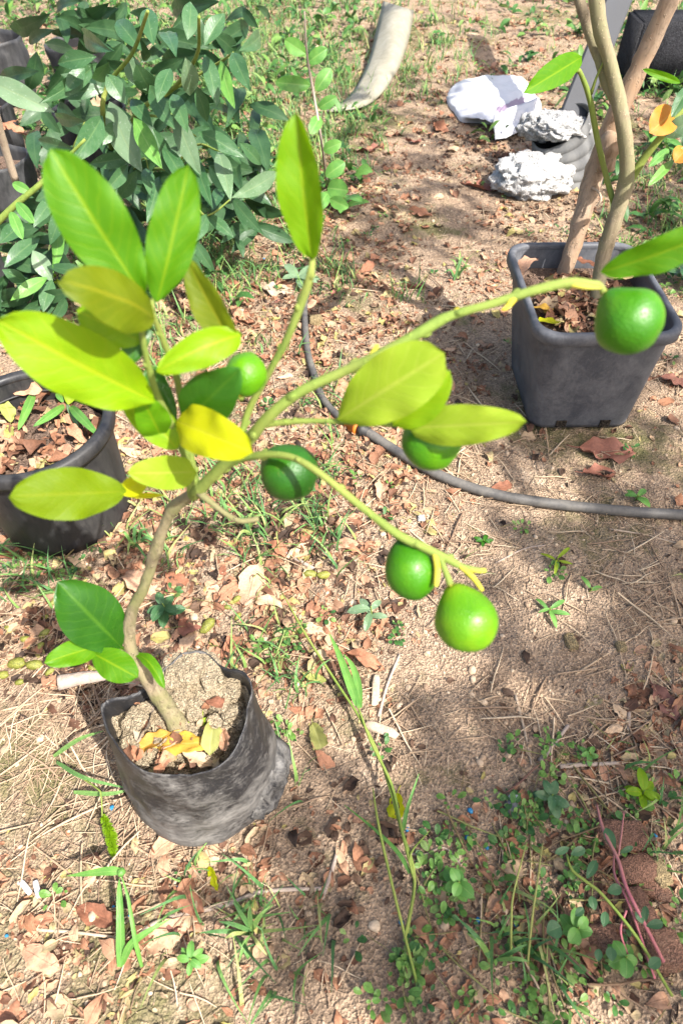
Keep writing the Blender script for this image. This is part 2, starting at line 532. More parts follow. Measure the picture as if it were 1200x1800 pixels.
M['blackbag'] = bag_mat()
M['oldbag'] = plastic_mat('old_bag', (0.016, 0.017, 0.02), (0.09, 0.088, 0.085), 0.45, 0.6, 1.0)
M['blackpot'] = plastic_mat('black_pot', (0.009, 0.0095, 0.012), (0.085, 0.08, 0.07), 0.42, 0.40, 0.4)
M['greypot'] = plastic_mat('grey_pot', (0.048, 0.052, 0.062), (0.16, 0.16, 0.165), 0.5, 0.7, 0.5, streak=(1, 1, .7))
M['hose'] = plastic_mat('hose', (0.05, 0.048, 0.047), (0.17, 0.155, 0.13), 0.5, 0.7, 0.3)
M['orangeplastic'] = plastic_mat('orange_plastic', (0.50, 0.13, 0.01), (0.32, 0.13, 0.04), 0.4, 0.3, 0.2)
M['whiteplastic'] = plastic_mat('white_plastic', (0.50, 0.50, 0.52), (0.38, 0.375, 0.375), 0.35, 0.25, 0.5)
M['cream'] = plastic_mat('cream_plastic', (0.25, 0.235, 0.18), (0.13, 0.115, 0.075), 0.5, 0.6, 0.5)
M['greyrubber'] = plastic_mat('grey_rubber', (0.085, 0.086, 0.084), (0.19, 0.185, 0.17), 0.6, 0.6, 0.6)
M['greypost'] = plastic_mat('grey_post', (0.034, 0.037, 0.043), (0.075, 0.074, 0.072), 0.6, 0.5, 0.4)
M['bluepot'] = plastic_mat('blue_grey_pot', (0.08, 0.115, 0.13), (0.16, 0.16, 0.15), 0.5, 0.5, 0.4)
M['bluebit'] = plastic_mat('blue_bit', (0.01, 0.16, 0.32), (0.12, 0.22, 0.32), 0.4, 0.3, 0.2)
M['block'] = soil_mat('dark_block', (0.045, 0.045, 0.05), (0.07, 0.07, 0.072), (0.025, 0.025, 0.028), cracks=0)
M['concrete'] = soil_mat('white_concrete', (0.70, 0.69, 0.66), (0.82, 0.81, 0.78), (0.40, 0.38, 0.35), scale=1.3, cracks=.3)
M['brickstone'] = soil_mat('brick_stone', (0.33, 0.18, 0.12), (0.48, 0.31, 0.21), (0.17, 0.09, 0.06), scale=2.2, cracks=.15)
M['tanstone'] = soil_mat('tan_stone', (0.45, 0.34, 0.18), (0.55, 0.44, 0.27), (0.28, 0.2, 0.11), scale=2.2, cracks=.1)
M['purple'] = bark_mat('purple_stem', (0.36, 0.11, 0.13), (0.24, 0.07, 0.09), (0.32, 0.14, 0.12), bump=.2)
M['violet'] = plastic_mat('violet_print', (0.21, 0.15, 0.21), (0.3, 0.25, 0.29), 0.4, 0.5, 0.3)


def fruit_mat(name, a, b_, c):
    m, nt, b, out = mat_new(name)
    n = N(nt)
    o = n.obj()
    f = n.noise(o, 16, 3)
    rd = n.node('ShaderNodeObjectInfo').outputs['Random']
    col = n.ramp(n.math('ADD', f, n.math('MULTIPLY', n.math('SUBTRACT', rd, .5), .1)), [(0.36, a), (0.52, b_), (0.68, c)])
    v = n.voro(o, 420)
    pit = n.rng(v.outputs['Distance'], 0.0, 0.45, 0, 1)
    col = n.mix(n.math('MULTIPLY', n.rng(pit, .0, .35, 1, 0), .3), col, tuple(min(1, x * 1.7) for x in c))
    n.link(col, b.inputs['Base Color'])
    sc = n.rng(n.math('ADD', n.noise(o, 45, 5, .7), n.math('MULTIPLY', n.noise(o, 300, 2), .15)), .70, .78)
    col = n.mix(n.math('MULTIPLY', sc, .55), col, (0.20, 0.17, 0.05))
    n.link(col, b.inputs['Base Color'])
    n.val(b.inputs['Roughness'], n.rng(n.noise(o, 60, 3), .3, .7, .32, .50))
    b.inputs['Specular IOR Level'].default_value = 0.34
    b.inputs['Subsurface Weight'].default_value = 0.0
    n.link(n.bump(n.math('ADD', pit, n.math('MULTIPLY', n.noise(o, 90, 3), 1.2)), 0.35, 0.001), b.inputs['Normal'])
    return m


M['fruit'] = fruit_mat('fruit_skin', (0.018, 0.105, 0.001), (0.036, 0.15, 0.0015), (0.085, 0.215, 0.002))
M['fruitdark'] = fruit_mat('fruit_skin_dark', (0.007, 0.05, 0.002), (0.013, 0.075, 0.003), (0.025, 0.105, 0.004))
M['fruitpale'] = fruit_mat('fruit_skin_pale', (0.04, 0.15, 0.001), (0.075, 0.205, 0.0015), (0.145, 0.255, 0.003))
M['pod'] = fruit_mat('fallen_fruit', (0.10, 0.10, 0.02), (0.17, 0.18, 0.03), (0.24, 0.22, 0.05))


# ------------------------------------------------------------------ ground
def gh(x, y):
    v = Vector((x, y, 0))
    return (0.016 * noise.noise(v * 3.1) + 0.008 * noise.noise(v * 9 + Vector((3, 1, 0))) + 0.0035 * noise.noise(v * 31) + 0.0018 * noise.noise(v * 75))


def axis(a, b, st, far):
    core = list(np.arange(a, b + st / 2, st))
    hi, lo, s = [], [], st
    x = b
    while x < far:
        s *= 1.28; x += s; hi.append(x)
    s, x = st, a
    while x > -far:
        s *= 1.28; x -= s; lo.append(x)
    return lo[::-1] + core + hi


xs = axis(-1.7, 1.7, 0.009, 60)
ys = axis(0.0, 3.0, 0.009, 60)
GV = [(x, y, gh(x, y)) for y in ys for x in xs]
nx = len(xs)
GF = [(j * nx + i, j * nx + i + 1, (j + 1) * nx + i + 1, (j + 1) * nx + i) for j in range(len(ys) - 1) for i in range(nx - 1)]
setp(mesh('ground', GV, GF, M['soil']), kind='structure', label='dry tan nursery soil with bare trodden patches')


def GG(x, y, dz=0.0):
    """point of the uneven ground seen at photo pixel x, y"""
    p = G(x, y, 0)
    for _ in range(3):
        p = G(x, y, gh(p.x, p.y) + dz)
    return p


# ------------------------------------------------------------------ citrus sapling in the bag
def branch_pts(L): return [P(x, y, d) for x, y, d, r in L], [r * d / FOC for x, y, d, r in L]


BASE = G(325, 1285, 0.185)
sap = empty('citrus_sapling', BASE, 'young citrus tree with lime green leaves and six green fruits, growing in the black bag', 'tree')


def branch(name, L, mat, parent, n=10, wob=.1, label=None):
    p, r = branch_pts(L)
    V, F, U = tube(p, r, n, wob=wob)
    o = mesh(name, V, F, mat, parent, U)
    if label: o['label'] = label
    return o


trunk = branch('trunk', [(330, 1302, .937, 22), (300, 1252, .905, 17), (268, 1205, .868, 14.5), (242, 1170, .832, 13.5), (230, 1140, .81, 10.5), (227, 1108, .79, 11), (233, 1072, .765, 9.5), (248, 1042, .745, 10), (262, 1008, .722, 9), (268, 985, .71, 10.5), (276, 962, .692, 11.5), (284, 935, .675, 9.2), (296, 908, .655, 9.2), (306, 892, .645, 11), (326, 876, .628, 10), (348, 864, .607, 10)], M['trunk'], sap, 14, .3)
BR = {}
BR['a'] = [(340, 872, .615, 14), (375, 835, .585, 13), (432, 778, .545, 15), (470, 735, .52, 13.5), (525, 690, .505, 12), (600, 655, .495, 11.5), (690, 612, .48, 13), (765, 568, .475, 13), (800, 552, .472, 10), (870, 532, .468, 10), (940, 510, .465, 11), (1000, 497, .465, 11), (1052, 500, .467, 8)]
BR['b'] = [(422, 770, .55, 8), (440, 715, .535, 8), (470, 660, .515, 8), (505, 595, .49, 9), (530, 530, .47, 10), (546, 480, .455, 9), (549, 445, .45, 5)]
BR['c'] = [(340, 868, .61, 13), (400, 815, .575, 12), (460, 800, .545, 9), (515, 805, .525, 8), (570, 838, .51, 8), (640, 895, .505, 9), (700, 940, .50, 10), (745, 962, .50, 10), (790, 985, .50, 9), (812, 996, .50, 7), (850, 1003, .50, 4)]
BR['d'] = [(462, 748, .53, 8), (500, 742, .52, 7), (560, 740, .51, 6), (620, 742, .502, 6), (690, 746, .495, 6), (735, 748, .49, 5)]
BR['e'] = [(338, 870, .615, 10), (325, 800, .575, 9), (300, 745, .54, 9), (275, 690, .505, 8), (258, 630, .475, 8), (250, 580, .455, 7), (252, 520, .44, 4)]
BR['f'] = [(345, 864, .61, 9), (330, 770, .565, 8), (310, 660, .515, 8), (285, 595, .48, 7), (268, 545, .455, 6), (272, 515, .45, 4)]
BR['g'] = [(390, 825, .58, 6), (395, 740, .545, 6), (405, 690, .52, 5), (422, 660, .51, 4)]
for k in BR:
    L = [tuple(q[:3]) + (q[3] * .78,) for q in BR[k]]
    p, r = branch_pts(L)
    mb = MB().add(*tube(p, r, 12, len(p) * 7, wob=.16))
    sp_ = spline([(*a, b) for a, b in zip(p, r)], 60)
    for j in range(5, 58, 7 if len(p) > 8 else 11):          # leaf scars and dormant buds
        c0 = Vector(sp_[j][:3]); ax = (Vector(sp_[j + 1][:3]) - c0).normalized()
        sd = Matrix.Rotation(j * 2.4, 3, ax) @ ax.orthogonal().normalized()
        rr0 = sp_[j][3]
        mb.add(*tube([c0 + sd * rr0 * .4 - ax * rr0 * .9, c0 + sd * rr0 * 1.0, c0 + sd * rr0 * 1.35 + ax * rr0 * .7], [rr0 * .75, rr0 * .62, rr0 * .18], 8, 6))
    mb.build('branch', M['twiggreen'], sap)
branch('branch', [(350, 866, .605, 7), (390, 898, .60, 5), (420, 915, .60, 5), (455, 912, .602, 5)], M['trunk'], sap, label='short brown dead side twig')
# small yellow buds and cut spurs on the twigs
for L in ([(640, 640, .487, 5), (660, 612, .484, 6), (664, 606, .483, 3)], [(905, 522, .467, 7), (890, 540, .463, 6), (880, 545, .463, 3)], [(795, 556, .473, 8), (802, 545, .472, 6), (806, 541, .472, 3)],
          [(1000, 497, .465, 8), (1030, 505, .465, 6), (1055, 507, .466, 4)], [(762, 968, .5, 6), (768, 1000, .497, 7), (766, 1028, .496, 7), (766, 1030, .496, 4)], [(805, 992, .5, 5), (830, 1015, .498, 6), (846, 1036, .497, 6), (847, 1038, .497, 3)], [(812, 996, .5, 5), (835, 1002, .5, 6), (852, 1003, .5, 6), (853, 1003, .5, 3)]):
    k_ = len(L) - 1
    branch('bud', [(x, y, d, r * (.95 - .45 * i / k_)) for i, (x, y, d, r) in enumerate(L)], M['twigyellow'], sap, 8, .3)

# every leaf: base px, base depth, tip px, tip depth, width px, material, options
LEAVES = [
    ((254, 522), .44, (88, 262), .385, 122, 'green', dict(fold=10, curl=.05, broad=.55, roll=-10)),
    ((276, 532), .45, (332, 290), .41, 86, 'green', dict(fold=-8, curl=.04, broad=.5, roll=10)),
    ((272, 560), .455, (118, 492), .375, 105, 'olive', dict(fold=-12, curl=.10, broad=.5, roll=25)),
    ((272, 706), .50, (-6, 562), .41, 128, 'lime', dict(fold=10, curl=.05, broad=.55, roll=-8)),
    ((250, 600), .465, (135, 545), .45, 70, 'lime', dict(fold=5, curl=.05, broad=.5)),
    ((312, 790), .55, (212, 668), .525, 70, 'lime', dict(fold=14, curl=.05)),
    ((415, 612), .485, (330, 458), .45, 66, 'olive', dict(fold=22, curl=.05, roll=-25)),
    ((424, 588), .475, (276, 650), .455, 66, 'lime', dict(fold=-16, curl=.15, roll=12, broad=.42)),
    ((328, 740), .53, (418, 652), .47, 92, 'deep', dict(fold=8, curl=.05, broad=.5)),
    ((312, 740), .525, (436, 792), .465, 84, 'yellow', dict(fold=8, curl=.10, broad=.45, point=.3)),
    ((222, 864), .55, (20, 872), .475, 94, 'mid', dict(fold=-6, curl=.03, broad=.52)),
    ((345, 830), .58, (228, 832), .52, 62, 'pale', dict(fold=10, curl=.06)),
    ((549, 458), .45, (520, 198), .395, 92, 'fresh', dict(fold=30, curl=.03, roll=-18, broad=.5)),
    ((592, 738), .50, (778, 622), .44, 116, 'pale', dict(fold=6, curl=.06, broad=.58, point=.2)),
    ((690, 748), .49, (790, 655), .455, 78, 'lime', dict(fold=10, curl=.06, roll=8)),
    ((718, 752), .488, (922, 742), .44, 74, 'pale', dict(fold=-6, curl=.04, broad=.42)),
    ((1055, 478), .466, (1290, 395), .42, 66, 'green', dict(fold=12, curl=.05, roll=20)),
    ((284, 768), .545, (250, 700), .50, 60, 'green', dict(fold=8, curl=.05)),
    ((300, 770), .55, (262, 640), .53, 52, 'deep', dict(fold=8, curl=.05)),
    ((232, 640), .475, (245, 520), .47, 56, 'deep', dict(fold=6, curl=.05)),
    ((212, 1136), .80, (104, 1026), .72, 102, 'deep', dict(fold=10, curl=.08, broad=.55, stalk=P(232, 1152, .82))),
    ((196, 1130), .80, (80, 1164), .735, 46, 'green', dict(fold=12, curl=.07, broad=.58, roll=10, stalk=P(232, 1150, .82))),
    ((160, 1146), .775, (240, 1190), .755, 56, 'green', dict(fold=-10, curl=.08, broad=.55)),
    ((238, 1150), .82, (290, 1206), .79, 26, 'green', dict(fold=20, curl=.18, roll=-30)),
    ((195, 1142), .80, (165, 1150), .78, 40, 'green', dict(fold=10, curl=.08, stalk=P(230, 1150, .82))),
]
LAB = {2: 'olive yellow leaf overlapping the others', 8: 'dark green shaded leaf', 9: 'bright yellow leaf', 20: 'large dark glossy leaf low on the trunk'}
for i, (b, bd, t, td, w, mt, kw) in enumerate(LEAVES):
    V, F, U = leaf(P(*b, bd), P(*t, td), w * (bd + td) / 2 / FOC, seed=i * 3.1, ns=20, nu=10, **{**dict(wave=.042), **kw})
    o = mesh('leaf', V, F, M[mt], sap, U)
    if i in LAB: o['label'] = LAB[i]
# winged petioles of the lower left leaf and pale leaf
for i, (b, bd, t, td, w, mt) in enumerate([((262, 842), .58, (212, 866), .545, 34, 'yellow'), ((290, 870), .61, (225, 872), .56, 10, 'yellow')]):
    V, F, U = leaf(P(*b, bd), P(*t, td), w * bd / FOC, fold=8, curl=.03, broad=.6, seed=i)
    mesh('leaf_stalk', V, F, M[mt], sap, U)


def fruit(cx, cy, d, rx, ry, ax, ay, mat, neck=.12, att=None):
    c = P(cx, cy, d)
    up = (P(ax, ay, d) - c).normalized()
    q = up.to_track_quat('Z', 'Y').to_matrix()
    rr, rz = rx * d / FOC, ry * d / FOC
    V, UV = [], []
    n, m = 40, 28
    for i in range(m + 1):
        th = math.pi * i / m
        z = math.cos(th)
        s = math.sin(th)
        k = 1 + (neck * .6 * max(0, z) ** 3)
        s *= 1 - neck * max(0, z) ** 2
        zz = z * k
        if z > .97: zz -= .05 * (z - .97) / .03
        if z < -.96: zz += .03 * (-.96 - z) / .04 * -1 + .0
        for j in range(n):
            ph = 2 * math.pi * j / n
            b = 1 + .05 * noise.noise(Vector((math.cos(ph) * s * 1.2 + cx, math.sin(ph) * s * 1.2, z * 1.2))) + .008 * noise.noise(Vector((math.cos(ph) * s * 5 + cx, math.sin(ph) * s * 5, z * 5)))
            V.append(c + q @ Vector((s * math.cos(ph) * rr * b, s * math.sin(ph) * rr * b, zz * rz * b)))
            UV.append((j / n, i / m))
    F = [(i * n + j, i * n + (j + 1) % n, (i + 1) * n + (j + 1) % n, (i + 1) * n + j) for i in range(m) for j in range(n)]
    F = [f[::-1] for f in F]
    fo = mesh('fruit', V, F, M[mat], sap, UV)
    top = c + up * rz * (1 + neck * .55)
    st = MB()
    for k in range(5):
        a = 2 * math.pi * k / 5
        dr = q @ Vector((math.cos(a), math.sin(a), -.15))
        v, f, u = leaf(top + up * .0006, top + dr * rr * .16, rr * .14, hint=up, fold=5, curl=.1, ns=4, nu=2)
        st.add(v, f, u)
    st.build('calyx', M['twigyellow'], fo)
    if att is not None:
        v, f, u = tube([att, (att + top) / 2 + Vector((0, 0, .001)), top], [.0028, .0022, .003], 8, 8)
        mesh('stalk', v, f, M['twiggreen'], fo, u)
    return fo


fruit(1104, 564, .468, 59, 58, 1055, 508, 'fruit', .26, P(1050, 500, .467))
fruit(508, 830, .572, 52, 51, 475, 800, 'fruitdark', .14, P(455, 802, .547))
fruit(722, 1002, .515, 47, 53, 703, 950, 'fruit', .2, P(700, 940, .50))
fruit(818, 1088, .495, 55, 58, 792, 1030, 'fruitpale', .24, P(770, 975, .50))
fruit(432, 658, .50, 36, 39, 424, 690, 'fruitpale', .05, P(424, 700, .52))
fruit(758, 775, .51, 52, 52, 735, 735, 'fruit', .08, P(735, 748, .49))


# ------------------------------------------------------------------ black grow bag with clay
def closed(pts, n):
    p = np.array([tuple(q) for q in pts])
    m = len(p)
    out = []
    for t in np.linspace(0, m, n, endpoint=False):
        i = int(t); f = t - i
        a, b, c, d = p[(i - 1) % m], p[i % m], p[(i + 1) % m], p[(i + 2) % m]
        out.append(0.5 * (2 * b + (c - a) * f + (2 * a - 5 * b + 4 * c - d) * f ** 2 + (3 * b - a - 3 * c + d) * f ** 3))
    return np.array(out)


rim_px = [(181, 1238, .25), (190, 1280, .243), (212, 1322, .237), (245, 1352, .234), (290, 1366, .234), (340, 1364, .236), (388, 1342, .240), (420, 1302, .246), (438, 1255, .252), (442, 1210, .258), (428, 1182, .262), (395, 1170, .248), (368, 1150, .252), (335, 1146, .252), (305, 1160, .252), (285, 1180, .247), (262, 1206, .245), (228, 1222, .25), (197, 1228, .253)]
rim = closed([G(*q) for q in rim_px], 96)
for k in range(96):
    rim[k][2] += .004 * noise.noise(Vector((k * .35, 1, 1))) + .003 * noise.noise(Vector((k * .9, 3, 1)))
base_px = [(238, 1398), (245, 1432), (268, 1464), (300, 1488), (340, 1496), (395, 1485), (445, 1455), (480, 1415), (497, 1375), (490, 1340), (460, 1310), (420, 1292), (380, 1285), (340, 1285), (310, 1292), (285, 1305), (262, 1325), (248, 1350), (240, 1375)]
base = closed([G(*q, .004) for q in base_px], 96)
rc, bc = rim.mean(0), base.mean(0)
bag = empty('grow_bag', Vector((bc[0], bc[1], 0)), 'worn black plastic grow bag with dusty wrinkled sides holding the citrus tree', 'grow bag')
rings = []
for i in range(29):
    t = i / 28
    row = []
    for k in range(96):
        p = base[k] * (1 - t) + rim[k] * t
        c = bc * (1 - t) + rc * t
        o = p - c; o[2] = 0
        nv = o / (np.linalg.norm(o) + 1e-6)
        b = .006 * math.sin(math.pi * t)
        if t < .12: b -= .012 * (1 - t / .12) ** 2
        b += .006 * noise.noise(Vector((k * .10 + t * 2.5, t * 2.6, 7))) + .003 * noise.noise(Vector((k * .30 - t * 3, t * 5, 3))) + .004 * (.35 - abs(noise.noise(Vector((k * .22 + t * 1.6, t * 1.1, 11))))) * math.sin(math.pi * min(1, t * 1.2)) + .0025 * (1 - t) ** 2 * noise.noise(Vector((k * .5, t * 10, 1)))
        row.append(p + nv * b)
    rings.append(row)
inner = []
for j in range(6):
    s = 0.985 - .012 * j
    inner.append([np.array([rc[0] + (q[0] - rc[0]) * s, rc[1] + (q[1] - rc[1]) * s, q[2] - .012 * j + (.001 if j == 0 else 0)]) for q in rings[-1]])
V, F, U = loft(rings + inner, cap0=True)
mesh('bag_wall', V, F, M['blackbag'], bag, U)
# folded bottom corner of the bag
fl = [[P(462, 1300, 1.02), P(484, 1292, 1.03), P(508, 1312, 1.035), P(512, 1335, 1.03)], [P(455, 1330, .985), P(478, 1325, .985), P(500, 1345, 1.0), P(506, 1360, 1.01)], [P(450, 1380, .975), P(472, 1375, .98), P(492, 1382, 1.0), P(500, 1385, 1.01)], [P(440, 1440, .985), P(455, 1440, .99), P(472, 1430, 1.0), P(484, 1420, 1.01)]]
V, UV = [], []
for i in range(13):
    for k in range(10):
        a, b = i / 12 * 2.999, k / 9 * 2.999
        i0, k0 = int(a), int(b)
        fa, fb = a - i0, b - k0
        p = (fl[i0][k0] * (1 - fb) + fl[i0][k0 + 1] * fb) * (1 - fa) + (fl[i0 + 1][k0] * (1 - fb) + fl[i0 + 1][k0 + 1] * fb) * fa
        q = p + Vector((.5, -.6, .6)) * (.012 * noise.noise(Vector((i * .6, k * .9, 4))) + .006 * noise.noise(Vector((i * 1.3, k * 1.7, 9))))
        q.z = max(q.z, gh(q.x, q.y) + .003)
        V.append(q)
        UV.append((k / 9, i / 12))
F = [(i * 10 + k, i * 10 + k + 1, (i + 1) * 10 + k + 1, (i + 1) * 10 + k) for i in range(12) for k in range(9)]
o = mesh('bottom_fold', V, F, M['blackbag'], bag, UV)
md = o.modifiers.new('thick', 'SOLIDIFY'); md.thickness = .0018


def lump(c, rx, ry, rz, amp, seed, sub=4, freq=2.0, flat=0.0, rot=0.0, angular=0.0):
    import bmesh
    bm = bmesh.new()
    bmesh.ops.create_icosphere(bm, subdivisions=sub, radius=1)
    V = []
    ca, sa = math.cos(rot), math.sin(rot)
    for v in bm.verts:
        p = v.co.copy()
        if angular:
            m = max(abs(p.x), abs(p.y), abs(p.z))
            p = p.lerp(p / m, angular)
        k = 1 + amp * (noise.noise(p * freq + Vector((seed, 0, 0))) + .5 * noise.noise(p * freq * 2.3 + Vector((0, seed, 0))) + .3 * noise.noise(p * freq * 5.5 + Vector((seed, seed, 0))))
        x, y, z = p.x * k * rx, p.y * k * ry, p.z * k * rz
        V.append((c[0] + x * ca - y * sa, c[1] + x * sa + y * ca, c[2] + z))
    F = [tuple(q.index for q in f.verts) for f in bm.faces]
    bm.free()
    return V, F


def soil_disc(name, loop, zc, label, cat, mat, amp=.01, dome=0.0, freq=22, nr=26, hf=None, clods=(), crumbs=60, crack=0.0):
    """soil that fills a container: loop of 3-D points just inside its wall"""
    loop = np.asarray([tuple(q) for q in loop])
    c = loop.mean(0)
    V, UV = [], []
    n = len(loop)
    for i in range(nr + 1):
        t = i / nr
        for k in range(n):
            p = c * (1 - t) + loop[k] * t
            z = p[2] + zc + dome * (1 - t * t)
            if hf: z += hf(p[0], p[1])
            v = Vector((p[0], p[1], 0))
            cell = noise.cell(v * freq * 3)
            z += amp * (noise.noise(v * freq) + .7 * abs(noise.noise(v * freq * 2.1)) + .35 * noise.noise(v * freq * 5) + .12 * cell)
            if crack:
                d_, _ = noise.voronoi(v * 21 + Vector((noise.noise(v * 30) * .3, noise.noise(v * 30 + Vector((5, 0, 0))) * .3, 0)))
                e_ = min(1, (d_[1] - d_[0]) / .28)
                z += crack * (e_ ** .5 - .7) + crack * .5 * noise.cell(Vector((round(d_[0], 0), 0, 0)))
            V.append((p[0], p[1], z))
            UV.append((.5, .5))
    F = [(i * n + k, i * n + (k + 1) % n, (i + 1) * n + (k + 1) % n, (i + 1) * n + k) for i in range(nr) for k in range(n)]
    mb = MB().add(V, F, UV)
    rq = random.Random(len(label))
    cl = list(clods)
    for _ in range(crumbs):
        q = V[rq.randrange(n * 4, n * (nr - 2))]
        cl.append((q[0], q[1], q[2], rq.uniform(.002, .007)))
    for j, (x, y, z, r) in enumerate(cl):
        if z is None:
            z = min(V, key=lambda q: (q[0] - x) ** 2 + (q[1] - y) ** 2)[2]
        v, f = lump((x, y, z + r * .25), r, r * rq.uniform(.7, 1), r * .6, .20, j * 1.7, 2 if r < .008 else 4, 1.7, rot=j, angular=.5)
        mb.add(v, f)
    o = mb.build(name, mat, None, loc=(c[0], c[1], c[2] + zc))
    return setp(o, label, cat)


sl = [np.array([rc[0] + (q[0] - rc[0]) * .955, rc[1] + (q[1] - rc[1]) * .955, .205]) for q in rings[-1]]
soil_disc('potting_clay', sl, 0, 'pale cracked clay filling the black grow bag around the trunk', 'soil', M['clay'], .006, .0, 20, 44,
          hf=lambda x, y: .032 * max(-.9, min(.62, (y - rc[1]) / .1)) + .006,
          clods=[(*G(px, py, .235).xy, None, r) for px, py, r in ((300, 1195, .022), (335, 1178, .026), (372, 1190, .02), (395, 1205, .024), (350, 1215, .022), (310, 1228, .018), (385, 1230, .015), (290, 1225, .016), (340, 1240, .016), (235, 1258, .018), (250, 1240, .016), (222, 1285, .016), (270, 1255, .012), (405, 1245, .014), (320, 1210, .014), (365, 1168, .018), (310, 1172, .018), (228, 1312, .012), (375, 1260, .012), (275, 1285, .01))], crumbs=260, crack=.013)

# ------------------------------------------------------------------ square grey pot
def rrect(cx, cy, w, d, r, n=12, rot=0.0, z=0.0):
    pts = []
    for (sx, sy, a0) in ((1, 1, 0), (-1, 1, 90), (-1, -1, 180), (1, -1, 270)):
        for k in range(n):
            a = R(a0 + 90 * k / (n - 1))
            x, y = sx * (w / 2 - r) + r * math.cos(a), sy * (d / 2 - r) + r * math.sin(a)
            pts.append(np.array((cx + x * math.cos(rot) - y * math.sin(rot), cy + x * math.sin(rot) + y * math.cos(rot), z)))
    return pts


def lerp_loop(a, b, t): return [p * (1 - t) + q * t for p, q in zip(a, b)]


SQ_H = .297
rx_, ry_ = .553, 1.328
sq_rim = rrect(rx_, ry_, .292, .362, .05, z=SQ_H, rot=R(1))
sq_base = rrect(rx_ + .026, ry_ + .002, .246, .28, .04, z=.004, rot=R(1))
sqp = empty('square_pot', (rx_ + .028, ry_, 0), 'square dark grey plastic nursery pot with rounded rim, by the hose', 'plant pot')
rr = [lerp_loop(sq_base, sq_rim, t) for t in np.linspace(0, 1, 26)]
V, F, U = loft(rr, cap0=True)
wi = [lerp_loop(sq_base, sq_rim, t) for t in np.linspace(1, .45, 14)]


def shrink(loop, k):
    c = np.mean(loop, 0)
    out = []
    for q in loop:
        o = q - c; o[2] = 0
        out.append(q - o / np.linalg.norm(o) * k)
    return out


wi = [shrink(l, .004) for l in wi]
V2, F2, U2 = loft(wi)
mb = MB().add(V, F, U).add(V2, [f[::-1] for f in F2], U2)
mb.build('pot_wall', M['greypot'], sqp)


def rim_band(loop, prof, mat, parent, name='rim'):
    """prof: list of (outward, up)"""
    c = np.mean(loop, 0)
    rings_ = []
    for (o_, z_) in prof:
        row = []
        for q in loop:
            o = np.array(q) - c; o[2] = 0
            row.append(q + o / np.linalg.norm(o) * o_ + np.array((0, 0, z_)))
        rings_.append(row)
    rings_.append(rings_[0])
    V, F, U = loft(rings_)
    return mesh(name, V, F, mat, parent, U)


rim_band(sq_rim, [(-.005, -.004), (-.006, .004), (-.002, .008), (.006, .0085), (.0125, .006), (.0145, .000), (.0145, -.016), (.012, -.018), (.0005, -.016)], M['greypot'], sqp)
# drain holes at the foot of the front wall
M['hole'] = soil_mat('hole_dark', (0.05, 0.04, 0.03), (0.09, 0.07, 0.05), (0.02, 0.018, 0.015))
fl_, fr_ = sq_base[2 * 12 + 11], sq_base[3 * 12]
for t in (.2, .84):
    b0 = fl_ * (1 - t) + fr_ * t
    ex = (fr_ - fl_) / np.linalg.norm(fr_ - fl_) * .0125
    up = np.array((-.002, -.0035, .026)); ou = np.array((0, -.0022, 0))
    q = [b0 - ex + ou + np.array((0, 0, .003)), b0 + ex + ou + np.array((0, 0, .003)), b0 + ex + up + ou, b0 - ex + up + ou]
    dp = np.array((0, .006, 0))
    qi = [x + dp for x in q]
    V = q + qi
    mesh('drain_hole', V, [(0, 1, 2, 3), (4, 7, 6, 5), (0, 4, 5, 1), (1, 5, 6, 2), (2, 6, 7, 3), (3, 7, 4, 0)], M['hole'], sqp, smooth=False)
sloop = shrink(lerp_loop(sq_base, sq_rim, .82), .006)
soil_disc('pot_soil', sloop, 0, 'crumbly brown soil filling the square grey pot', 'soil', M['potsoil'], .008)

# sapling and stake standing in the square pot
sap2 = empty('grafted_sapling', P(1043, 556, 1.53), 'tall young tree with smooth olive trunk standing in the square grey pot', 'tree')
branch('trunk', [(1042, 575, 1.54, 12), (1047, 535, 1.52, 11.5), (1052, 490, 1.50, 12), (1062, 440, 1.46, 13), (1080, 385, 1.41, 13.5), (1097, 330, 1.37, 14), (1101, 290, 1.335, 12.5), (1096, 230, 1.29, 12.5), (1086, 175, 1.26, 13), (1070, 105, 1.22, 11), (1052, 40, 1.18, 13), (1045, -60, 1.13, 12), (1060, -180, 1.08, 10)], M['bark'], sap2, 14, .14)
branch('branch', [(1087, 185, 1.27, 10), (1070, 150, 1.26, 12), (1055, 105, 1.24, 11), (1030, 40, 1.22, 10), (1000, -60, 1.2, 8)], M['bark'], sap2)
branch('branch', [(1104, 318, 1.37, 9), (1130, 280, 1.34, 7), (1165, 235, 1.30, 6), (1200, 190, 1.28, 6), (1250, 130, 1.25, 5)], M['twiggreen'], sap2)
branch('branch', [(1078, 358, 1.40, 5), (1062, 300, 1.38, 5), (1048, 240, 1.33, 5), (1036, 175, 1.28, 5), (1020, 130, 1.24, 4), (1012, 122, 1.23, 5)], M['twiggreen'], sap2)
branch('branch', [(1038, 165, 1.27, 3), (1050, 130, 1.24, 2), (1070, 90, 1.22, 2)], M['twiggreen'], sap2)
